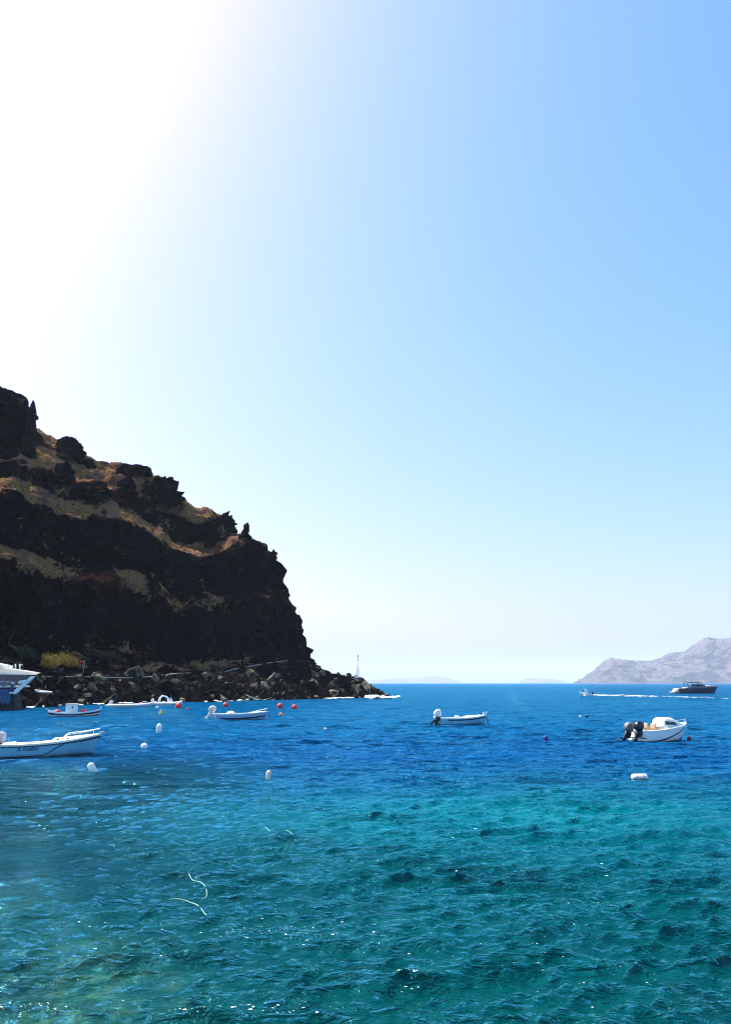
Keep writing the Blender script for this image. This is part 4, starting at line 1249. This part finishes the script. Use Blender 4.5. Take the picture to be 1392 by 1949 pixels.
buoy(175, 1468, 12, 'can', WHITE, 'tilted white can buoy below the bow of the lettered blue boat', -0.55, 15)
buoy(510, 1481, 9, 'can', paint('white_orange', (.82, .66, .52), .5), 'white and orange can buoy alone in mid-water', 0.08, 13)
buoy(1041, 1412, 9.5, 'can', BLUE, 'dark blue drum buoy left of the cabin sport boat', 0.0, 10.5)
buoy(1224, 1486, 28, 'drum', drum_paint(), 'white barrel buoy lying on its side below the sport boat', 0.0, 11, yaw=R(6))
buoy(1119, 1365.5, 6, 'ball', BLACK, 'small dark float between the speedboat and the blue drum')
buoy(1106, 1365.5, 4, 'ball', WHITE, 'tiny white float beside a dark one in mid-water')
buoy(1315, 1409, 8, 'ball', DKRED, 'dark red ball fender under the bow of the sport boat')

# ------------------------------------------------------------------ ropes floating near the quay
def float_rope(pix, label, r=0.010):
    P = smooth_path([gp(*q) for q in pix], 7)
    X = np.array([p.x for p in P]); Y = np.array([p.y for p in P])
    Z, _, _ = wave_field(X, Y, np.full(len(X), 0.25))
    Z = np.convolve(np.pad(Z, 3, mode='edge'), np.ones(7) / 7, 'valid')
    o = tube('floating_rope', [(x, y, z + 0.018) for x, y, z in zip(X, Y, Z)], r, ROPE_GR, None, 6)
    tag(o, label, 'rope', 'loose ropes floating near the quay')
float_rope([(505, 1573), (520, 1580), (542, 1584), (557, 1590), (563, 1603)], 'pale rope floating farthest out, below the white and orange buoy')
float_rope([(358, 1665), (366, 1674), (382, 1681), (392, 1693), (393, 1704), (385, 1714)], 'curved pale green rope floating above another rope')
float_rope([(321, 1715), (340, 1713), (362, 1719), (380, 1729), (391, 1741), (392, 1750)], 'curved pale green rope floating just below another rope')
float_rope([(232, 1808), (252, 1802), (274, 1797), (290, 1791)], 'short straight rope floating nearest the lower left', 0.007)

# ------------------------------------------------------------------ foam: surf on the rocks, the speedboat's wake, flecks
def foam_material(name, scale, cut):
    n = N(name)
    pos = n.n('ShaderNodeNewGeometry').outputs['Position']
    a = n.attr('edge')
    f = n.math('ADD', n.noise(scale, 6, 0.7, pos), n.math('MULTIPLY', n.math('SUBTRACT', a, 0.5), 0.36))
    n.val(n.b.inputs['Alpha'], n.rng(f, cut, cut + 0.12))
    n.base((0.86, 0.90, 0.92)); n.b.inputs['Roughness'].default_value = 0.9
    n.l(n.bump(n.noise(scale * 1.5, 5, .7, pos), .25), n.b.inputs['Normal'])
    return n.m

def foam_strip(name, A, B, mat, label, lift=0.12, hump=0.25, nv=9, parent=None, fade=0.0):
    """sheet between two edge polylines, humped and rough"""
    n = len(A); V = []; ed = []
    for i in range(n):
        for j in range(nv):
            t = j / (nv - 1)
            p = A[i] * (1 - t) + B[i] * t
            V.append((p.x, p.y, 0))
            ed.append(math.sin(math.pi * t) * min(1, i / 4, (n - 1 - i) / 4) * (1 - fade * i / n))
    V = np.array(V, float); ed = np.array(ed)
    V[:, 2] = lift + hump * ed * (0.6 + 0.8 * fbm(V / 1.7, 3, 3)) - (1 - ed) * 0.08
    me, used = grid_mesh(name, V, n, nv)
    vattr(me, 'edge', ed)
    o = link(name, me, mat, parent); tag(o, label, kind='stuff')
    return o
m_surf = foam_material('surf_foam', 0.7, 0.54)
m_wake = foam_material('wake_foam', 0.28, 0.58)

def surf(px0, px1, wid, label, seed):
    r = np.random.default_rng(seed)
    xs = np.arange(px0, px1, 1.6)
    sx = [p[0] for p in SHPX]; sy = [p[1] for p in SHPX]
    wn = np.abs(fbm(np.stack([xs / 14.0, xs * 0, xs * 0 + seed], 1), 3, seed))
    A = []; B = []
    for x, w in zip(xs, wn):
        y = np.interp(x, sx, sy)
        q = gp(x, y)
        back = q + Vector((-.6, .75, 0)) * 1.2
        A.append(q + Vector((.45, -.9, 0)) * (wid * (0.35 + 1.6 * w))); B.append(back)
    foam_strip('surf', A, B, m_surf, label)
surf(30, 130, 2.6, 'white surf breaking below the terrace at left', 1)
surf(128, 285, 1.6, 'thin white surf along the boulders behind the fishing boat', 2)
surf(385, 545, 1.3, 'thin white surf along the boulders behind the red buoys', 3)
surf(610, 690, 3.4, 'white surf on the rocks left of the cliff tip', 4)
def tip_surf():
    xs = np.arange(690, 768, 1.5)
    A = [gp(x, 1331.5 - 1.5 * smooth(735, 768, x)) for x in xs]; B = [gp(x, 1326.5 + 1.0 * smooth(735, 768, x)) for x in xs]
    foam_strip('surf', A, B, m_surf, 'white surf swirling round the cliff tip', 0.05, 0.8)
tip_surf()
def wake():
    xs = np.concatenate([np.arange(1104, 1240, 2.0), np.arange(1240, 1460, 4.0)])
    ya = np.interp(xs, [1104, 1130, 1170, 1230, 1300, 1400, 1460], [1325.5, 1325.5, 1327.5, 1329, 1330, 1332, 1333])
    yb = np.interp(xs, [1104, 1130, 1170, 1230, 1300, 1400, 1460], [1323.5, 1322, 1321.5, 1323, 1325, 1328, 1330])
    foam_strip('wake', [gp(x, y) for x, y in zip(xs, ya)], [gp(x, y) for x, y in zip(xs, yb)], m_wake, 'long white wake trailing right behind the speedboat', 0.10, 0.25, 15, fade=0.42)
wake()

def flecks():
    r = np.random.default_rng(33); V = []; F = []
    spots = []
    for cx, cy, sx, sy, n in [(560, 1780, 150, 22, 70), (440, 1915, 130, 16, 60), (60, 1925, 60, 14, 40), (770, 1860, 30, 30, 26), (860, 1700, 280, 120, 40), (1100, 1850, 200, 60, 26), (200, 1790, 130, 60, 20), (150, 1560, 130, 60, 14), (1000, 1620, 250, 60, 16), (300, 1420, 200, 40, 20)]:
        for k in range(n): spots.append((r.normal(cx, sx * .6), r.normal(cy, sy * .6)))
    P = [gp(a, min(1990, max(1360, c))) for a, c in spots]
    X = np.array([p.x for p in P]); Y = np.array([p.y for p in P])
    Z, _, _ = wave_field(X, Y, np.full(len(X), 0.12))
    for x, y, z in zip(X, Y, Z):
        s_ = (0.004 + 0.012 * r.random() ** 3) * (0.5 + y / 30.0)
        b = len(V); m = 7
        V.append((x, y, z + .02 + s_ * .5))
        for k in range(m):
            a = 6.283 * k / m; q = s_ * r.uniform(.5, 1.4)
            V.append((x + math.cos(a) * q * 2.0, y + math.sin(a) * q, z + .02))
        for k in range(m): F.append((b, b + 1 + k, b + 1 + (k + 1) % m))
    o = pydata('foam_flecks', V, F, paint('foam_white', (.85, .88, .88), .8, .02), None)
    tag(o, 'scattered white foam flecks on the near water', kind='stuff')
flecks()

# ------------------------------------------------------------------ beacon on the tip
def beacon():
    Y = gp(700, 1327.5).y + 5.0
    base = atd(681, 1297, Y); top = atd(680, 1247, Y)
    gz = cliff_z(base.x, base.y)
    b = empty('light_beacon', (base.x, base.y, base.z)); tag(b, 'slender lattice light beacon on a concrete block at the cliff tip', 'beacon')
    Ht = top.z - base.z
    pl = box('plinth', (2.0, 2.0, max(1.0, base.z - gz + 1.6)), (0, 0, -max(1.0, base.z - gz + 1.6) / 2 + .55), GREYW, b, .05)
    box('plinth_band', (2.2, 2.2, .5), (0, 0, .50), NAVY, b, .03)
    box('battery_box', (1.2, .9, .8), (-.5, -.1, 1.15), WHITE, b, .05)
    z0, z1 = .7, Ht * .62
    w0, w1 = .85, .14
    legs = []
    for sx in (-1, 1):
        for sy in (-1, 1):
            tube('leg', [(sx * w0, sy * w0, z0), (sx * w1, sy * w1, z1)], .05, METAL_W, b, 6)
    for k in range(5):
        t0, t1 = k / 5, (k + 1) / 5
        a = w0 + (w1 - w0) * t0; c = w0 + (w1 - w0) * t1; za = z0 + (z1 - z0) * t0; zc = z0 + (z1 - z0) * t1
        for s1, s2 in ((-1, 1), (1, -1)):
            tube('cross_brace', [(s1 * a, -a, za), (s2 * c, -c, zc)], .03, METAL_W, b, 5)
            tube('cross_brace', [(s1 * a, a, za), (s2 * c, c, zc)], .03, METAL_W, b, 5)
            tube('cross_brace', [(-a, s1 * a, za), (-c, s2 * c, zc)], .03, METAL_W, b, 5)
        tube('ring_brace', [(-c, -c, zc), (c, -c, zc), (c, c, zc), (-c, c, zc)], .03, METAL_W, b, 5, True)
    tube('mast', [(0, 0, z0), (0, 0, Ht * .94)], .07, METAL_D, b, 7)
    loft('lantern', [(Ht * .93, 0, 0, .16, .16), (Ht * .96, 0, 0, .2, .2), (Ht * .99, 0, 0, .17, .17), (Ht, 0, 0, .04, .04)], METAL_D, b, 12)
    loft('lower_lamp', [(Ht * .80, 0, 0, .1, .1), (Ht * .82, 0, 0, .17, .17), (Ht * .86, 0, 0, .1, .1)], METAL_D, b, 10)
METAL_W = paint('galvanised', (.50, .52, .55), .5, .1)
METAL_D = paint('dark_mast', (.06, .07, .09), .5, .1)
beacon()

# ------------------------------------------------------------------ coast path and its wall
def coast_path():
    PP = [(36, 1287), (90, 1287.5), (160, 1288), (240, 1290), (285, 1288), (335, 1281.5), (425, 1279), (450, 1272), (480, 1267), (520, 1260), (548, 1257)]
    pxs = np.arange(36, 549, 7.0)
    pys = np.interp(pxs, [p[0] for p in PP], [p[1] for p in PP])
    pts = []
    for x, y in zip(pxs, pys):
        p = march(x, y + 1.0)
        if p is None: continue
        pts.append(atd(x, y, p.y))
    Ys = np.array([p.y for p in pts]); Ys = np.convolve(np.pad(Ys, 3, mode='edge'), np.ones(7) / 7, 'valid') - 1.0
    pts = [atd(x, y, Y) for (x, y), Y in zip(zip(pxs, pys), Ys)]
    w = empty('retaining_wall', pts[len(pts) // 2]); tag(w, 'dark stone retaining wall with pale coping along the coast path', 'wall')
    o0 = Vector(w.location)
    V = []; F = []
    for p in pts:
        low = 4.6 if p.x < -75 else 2.4
        q = p - o0
        V += [q + Vector((0, 0, -.12)), q + Vector((0, 0, -low)), q + Vector((-.5, 2.4, -low)), q + Vector((-.5, 2.4, -.12))]
    for j in range(len(pts) - 1):
        for i in range(4): F.append((j * 4 + i, j * 4 + (i + 1) % 4, (j + 1) * 4 + (i + 1) % 4, (j + 1) * 4 + i))
    F += [(0, 1, 2, 3), tuple(4 * (len(pts) - 1) + i for i in (3, 2, 1, 0))]
    wl_ = pydata('wall', V, F, WALLST, w, flat=True)
    r = np.random.default_rng(3)
    for j in range(len(pts) - 1):
        if r.random() < .14: continue
        a, c = pts[j] - o0, pts[j + 1] - o0
        d = c - a; L = d.length
        s_ = box('coping_stone', (L * .96, .55, .16 + .1 * r.random()), (a + c) / 2 + Vector((0, .1, -.03)), STONE, w, .03, (0, -math.asin(d.z / L), math.atan2(d.y, d.x)))
    return pts
PATH = coast_path()

# ------------------------------------------------------------------ shrubs at the cliff foot
def shrub(px, py, wpx, hpx, cols, label, seed, cat='shrub', name='shrub', Y=None):
    p = march(px, py) or atd(px, py, 190.0)
    if Y: p = atd(px, py, Y)
    sc = p.length / FPX; w = wpx * sc; h = hpx * sc
    b = empty(name, (p.x, p.y, p.z - .2)); tag(b, label, cat, 'shrubs at the foot of the cliff')
    r = np.random.default_rng(seed)
    n = N('leaves_%d' % seed); pos = n.n('ShaderNodeNewGeometry').outputs['Position']
    n.base(n.ramp(n.noise(1.4, 4, .7, pos), [(.32, cols[0]), (.5, cols[1]), (.68, cols[2])])); n.b.inputs['Roughness'].default_value = .9
    V = []; F = []
    lobes = [(r.uniform(-.34, .34) * w, r.uniform(-.3, .3) * w * .5, r.uniform(.25, .68) * h, r.uniform(.2, .34)) for _ in range(9)]
    for k in range(2200):
        lx, ly, lz, lr = lobes[k % 9]
        d = r.normal(size=3); d /= np.linalg.norm(d); q = r.random() ** .4
        c = np.array([lx + d[0] * lr * w * q, ly + d[1] * lr * w * .7 * q, max(.1, lz + d[2] * lr * h * 1.1 * q)])
        u = r.normal(size=3); u /= np.linalg.norm(u); v = np.cross(u, d); s_ = r.uniform(.10, .22)
        i = len(V); V += [c - u * s_ - v * s_ * .4, c + u * s_ * .2 - v * s_ * .6, c + u * s_, c + v * s_ * .6]; F.append((i, i + 1, i + 2, i + 3))
    pydata('foliage', V, F, n.m, b, flat=True)
    bark = paint('bark_%d' % seed, (.08, .055, .035), .9)
    for k in range(5):
        lx, ly, lz, lr = lobes[k]
        tube('stem', [(r.uniform(-.2, .2), 0, -.3), (lx * .5, ly * .5, lz * .5), (lx, ly, lz)], .05, bark, b, 5)
GOLD = ((.34, .13, .012), (.80, .40, .045), (.92, .62, .14))
DUSK = ((.012, .016, .008), (.03, .04, .016), (.07, .08, .03))
shrub(92, 1275, 46, 36, GOLD, 'golden dry shrub, leftmost of the pair behind the terrace', 1)
shrub(124, 1274, 44, 37, GOLD, 'golden dry shrub, right of the pair behind the terrace', 2)
shrub(147, 1276, 26, 16, ((.10, .05, .02), (.25, .13, .05), (.4, .26, .12)), 'low rust-brown shrub beside the red flag', 3)
shrub(190, 1258, 60, 22, DUSK, 'dark green shrub on the slope right of the red flag', 4)
shrub(40, 1262, 60, 34, DUSK, 'dark green shrub in shade above the terrace canopy', 5)
shrub(380, 1278, 34, 24, ((.10, .06, .02), (.28, .17, .05), (.45, .32, .13)), 'ochre dry shrub above the path, left of two', 6)
shrub(415, 1274, 40, 22, ((.10, .07, .04), (.26, .19, .10), (.42, .34, .2)), 'pale ochre shrub above the path, right of two', 7)

def red_flag():
    p = march(158, 1284) or atd(158, 1284, 185.0)
    top = atd(159, 1257, p.y)
    b = empty('flag_pole', p); tag(b, 'thin pole with a small red flag beside the golden shrubs', 'flag')
    h = top.z - p.z
    tube('pole', [(0, 0, -.5), (0, 0, h)], .05, GREYW, b, 6)
    r = 0.9
    V = []; F = []
    for k in range(7):
        t = k / 6; y = .1 * math.sin(t * 5)
        V += [(-.05 - t * 1.0, y, h - .05 - .1 * t), (-.05 - t * 1.0, y + .02, h - .75 + .1 * t)]
    for k in range(6): F.append((2 * k, 2 * k + 1, 2 * k + 3, 2 * k + 2))
    o = pydata('flag', V, F, RED, b)
    m = o.modifiers.new('t', 'SOLIDIFY'); m.thickness = .02
red_flag()

# ------------------------------------------------------------------ bathing ladder, handrail and landing among the boulders
def landing():
    p = gp(470, 1334); Y = p.y + 3
    c = gp(463, 1334)
    b = empty('landing_steps', (c.x, c.y + .4, 0)); tag(b, 'pale stone landing at the waterline with a leaning handrail', 'steps')
    r = np.random.default_rng(8)
    for k in range(11):
        s_ = link('step_stone', rock_mesh('step_stone', 500 + k, 12, 1.0, .8, .8, .3), STONE, b)
        s_.location = (-2.0 + k * .45, r.uniform(0, .9), r.uniform(.2, .75)); s_.scale = (.8, .9, r.uniform(.8, 1.4)); s_.rotation_euler = (0, r.uniform(-.5, .5), r.uniform(0, 3))
    o0 = Vector(b.location)
    a, d = atd(440, 1312, Y + 2) - o0, atd(492, 1331.5, Y - 1) - o0
    h = tube('handrail', [a, a * .5 + d * .5 + Vector((0, 0, -.05)), d], .09, GREYW, b, 7)
    for t in (.05, .5, .9):
        q = a * (1 - t) + d * t
        tube('rail_post', [q, q - Vector((0, -.3, 1.1))], .06, GREYW, h, 6)
    Y2 = Y + 3
    f = empty('ladder_hoop', atd(429, 1311, Y2)); tag(f, 'white curved ladder hoop standing on the boulders', 'ladder')
    q0 = Vector(f.location)
    for dx in (0, .5):
        P = [atd(427, 1312, Y2), atd(427, 1304, Y2), atd(428.5, 1300.5, Y2), atd(432, 1300, Y2), atd(433, 1303, Y2), atd(432.5, 1307, Y2)]
        tube('hoop_rail', smooth_path([v - q0 + Vector((dx * .3, dx, 0)) for v in P]), .09, WHITE, f, 7)
    for k in range(3): tube('rung', [Vector((-.2, 0, .1 + k * .3)), Vector((-.05, .5, .1 + k * .3))], .05, WHITE, f, 6)
landing()

def life_ring():
    p = march(185, 1297) or atd(185, 1297, 180)
    p = atd(185, 1297, p.y - .8)
    b = empty('life_ring', p, rot=(R(90), 0, 0)); tag(b, 'white life ring among the rocks below the coast path wall', 'life ring')
    tube('ring', [(.42 * math.cos(k * .3927), .42 * math.sin(k * .3927), 0) for k in range(16)], .14, WHITE, b, 8, True)
    for k in range(4):
        a = k * 1.571 + .4
        tube('strap', [(.42 * math.cos(a) + .15 * math.cos(a) * math.cos(q * .785), .42 * math.sin(a) + .15 * math.sin(a) * math.cos(q * .785), .15 * math.sin(q * .785)) for q in range(8)], .03, RED, b, 5, True)
life_ring()

# ------------------------------------------------------------------ terrace with canopy at the far left
def canvas_material():
    n = N('white_canvas')
    tc = n.n('ShaderNodeTexCoord').outputs['Object']
    col = n.ramp(n.noise(2.0, 4, .6, tc), [(.3, (.72, .68, .6)), (.6, (.85, .82, .74))])
    d = n.n('ShaderNodeBsdfDiffuse'); n.l(col, d.inputs[0]); t = n.n('ShaderNodeBsdfTranslucent'); n.l(col, t.inputs[0])
    m = n.n('ShaderNodeMixShader'); m.inputs[0].default_value = .55
    n.l(d.outputs[0], m.inputs[1]); n.l(t.outputs[0], m.inputs[2]); n.l(m.outputs[0], n.out.inputs['Surface'])
    n.t.nodes.remove(n.b)
    return n.m

def terrace():
    Y = gp(20, 1352).y - 1.5
    A = lambda x, y, dy=0.0: atd(x, y, Y + dy)
    base = A(10, 1346); base.z = 0
    b = empty('waterfront_terrace', base); tag(b, 'waterfront terrace with white canopy, blue boards and white stair at the left edge', 'terrace')
    o0 = Vector(base)
    def quad_block(name, pix, dy0, dy1, mat, parent=b):
        F0 = [A(x, y, dy0) - o0 for x, y in pix]; F1 = [v + Vector((0, dy1 - dy0, 0)) for v in F0]
        n = len(pix); V = F0 + F1
        F = [tuple(reversed(range(n))), tuple(range(n, 2 * n))] + [(i, (i + 1) % n, n + (i + 1) % n, n + i) for i in range(n)]
        o = pydata(name, V, F, mat, parent, flat=True)
        bm = bmesh.new(); bm.from_mesh(o.data); bmesh.ops.recalc_face_normals(bm, faces=bm.faces); bm.to_mesh(o.data); bm.free()
        return o
    quad_block('quay_wall', [(-90, 1352), (-90, 1311), (24, 1311), (28, 1352)], 1.0, 4.0, WALLST)
    quad_block('terrace_slab', [(-90, 1310.8), (-90, 1306.5), (18, 1304.5), (20, 1308)], 0.3, 8.0, GREYW)
    # blue boards under the slab edge, one by one
    z0 = A(0, 1311).z; z1 = A(0, 1342).z
    for k, x in enumerate(np.arange(-80, 22, 3.1)):
        t = A(x, 1311.2, .6) - o0; w = .21
        h = (z0 - z1) * (0.92 + .06 * math.sin(k * 2.3))
        box('fence_board', (w, .05, h), (t.x, .72 + .03 * (k % 2), t.z - h / 2), TURQ, b, .01)
    for y in (1317, 1331):
        t = A(-30, y, .5) - o0
        box('fence_rail', (9.6, .08, .12), (t.x, .62, t.z), TURQ, b, .01)
    # stair with a white flank wall going down to the right
    quad_block('stair_flank', [(24, 1321), (26, 1314), (58, 1287), (66, 1287), (62, 1291), (29, 1321)], -.4, -.1, WHITE)
    for k in range(7):
        q = A(28 + k * 4.4, 1313.5 - k * 3.6, .4) - o0
        box('step', (.42, 1.2, .14), (q.x, .9, q.z), GREYW, b, .02)
    quad_block('stair_parapet', [(34, 1302), (34, 1296), (52, 1293.5), (50, 1298)], -.6, -.45, WHITE)
    # canopy: hipped fabric roof on posts
    cv = quad_block('canopy', [(-90, 1270), (-30, 1259), (0, 1264.5), (8, 1272), (34, 1275.5), (60, 1279.8), (51, 1284), (0, 1281), (-90, 1280)], -1.0, 2.6, canvas_material())
    quad_block('canopy_valance', [(-90, 1281.5), (-90, 1280), (0, 1281.2), (50, 1284.2), (50, 1285)], -1.15, -1.05, CREAM, cv)
    for x, y in ((15, 1266), (23, 1266), (29, 1263.5), (37, 1264)):
        p0 = A(x, 1275, 1.0) - o0; p1 = A(x, y, 1.0) - o0
        tube('canopy_finial', [p0, p1], .12, WHITE, cv, 7)
    f0 = A(37, 1264, 1) - o0
    pydata('pennant', [f0, f0 + Vector((.5, 0, -.05)), f0 + Vector((.5, .03, -.2)), f0 + Vector((0, .03, -.25))], [(0, 1, 2, 3)], WHITE, cv, flat=True).modifiers.new('t', 'SOLIDIFY').thickness = .02
    for x in (-60, -20, 8, 30, 47):
        for dy in (0.2, 6.0):
            t1 = A(x, 1282, dy) - o0; t0 = A(x, 1307, dy) - o0
            box('post', (.14, .14, t1.z - t0.z), (t1.x, t1.y, (t1.z + t0.z) / 2), TURQ, b, .01)
    quad_block('back_wall', [(-90, 1308), (-90, 1276), (58, 1282), (58, 1300)], 7.2, 7.6, paint('dark_interior_wall', (.05, .05, .07), .9))
    for k, x in enumerate((-40, -12, 4, 15)):
        t = A(x, 1306.5, 2.2 + k % 2) - o0
        q = empty('taverna_table', o0 + t); tag(q, ('square white table under the canopy, %s' % ['outermost at the left', 'second from the left edge', 'third along the terrace edge', 'nearest the stair'][k]), 'table', 'tables on the terrace')
        box('table_top', (.9, .9, .05), (0, 0, .76), WHITE, q, .01)
        for sx in (-.38, .38):
            for sy in (-.38, .38): box('leg', (.06, .06, .74), (sx, sy, .37), TURQ, q, .005)
        for sg in (-1, 1):
            c = empty('taverna_chair', o0 + t + Vector((sg * .85, 0, 0)), math.pi * (sg > 0)); tag(c, 'blue wooden chair on the %s side of a terrace table, %s' % ('left' if sg < 0 else 'right', ['outermost pair', 'second pair from the left', 'third pair from the left', 'pair nearest the stair'][k]), 'chair', 'chairs on the terrace')
            box('seat', (.42, .42, .04), (0, 0, .45), TURQ, c, .01)
            bk = box('backrest', (.04, .42, .40), (-.2, 0, .78), TURQ, c, .01)
            for sx in (-.18, .18):
                for sy in (-.18, .18): box('leg', (.04, .04, .44), (sx, sy, .22), TURQ, c, .005)
    t = A(21, 1320, -.6) - o0; t2 = A(22, 1298, -.6) - o0
    u = empty('furled_parasol', o0 + t); tag(u, 'furled purple parasol with white cap against the terrace edge', 'parasol')
    hh = (t2 - t).z
    loft('folded_canopy', [(.25, 0, 0, .06, .06), (.4, 0, 0, .28, .24, 2), (hh * .6, .03, 0, .26, .22), (hh * .86, .06, 0, .2, .18)], PURPLE, u, 10)
    loft('cap', [(hh * .84, .07, 0, .26, .24), (hh * .95, .09, 0, .24, .22), (hh, .1, 0, .06, .06)], WHITE, u, 10)
    tube('pole', [(0, 0, 0), (.06, 0, hh * .86)], .04, GREYW, u, 6)
    loft('foot', [(0, 0, 0, .34, .34), (.18, 0, 0, .3, .3), (.26, 0, 0, .1, .1)], WHITE, u, 12)
terrace()
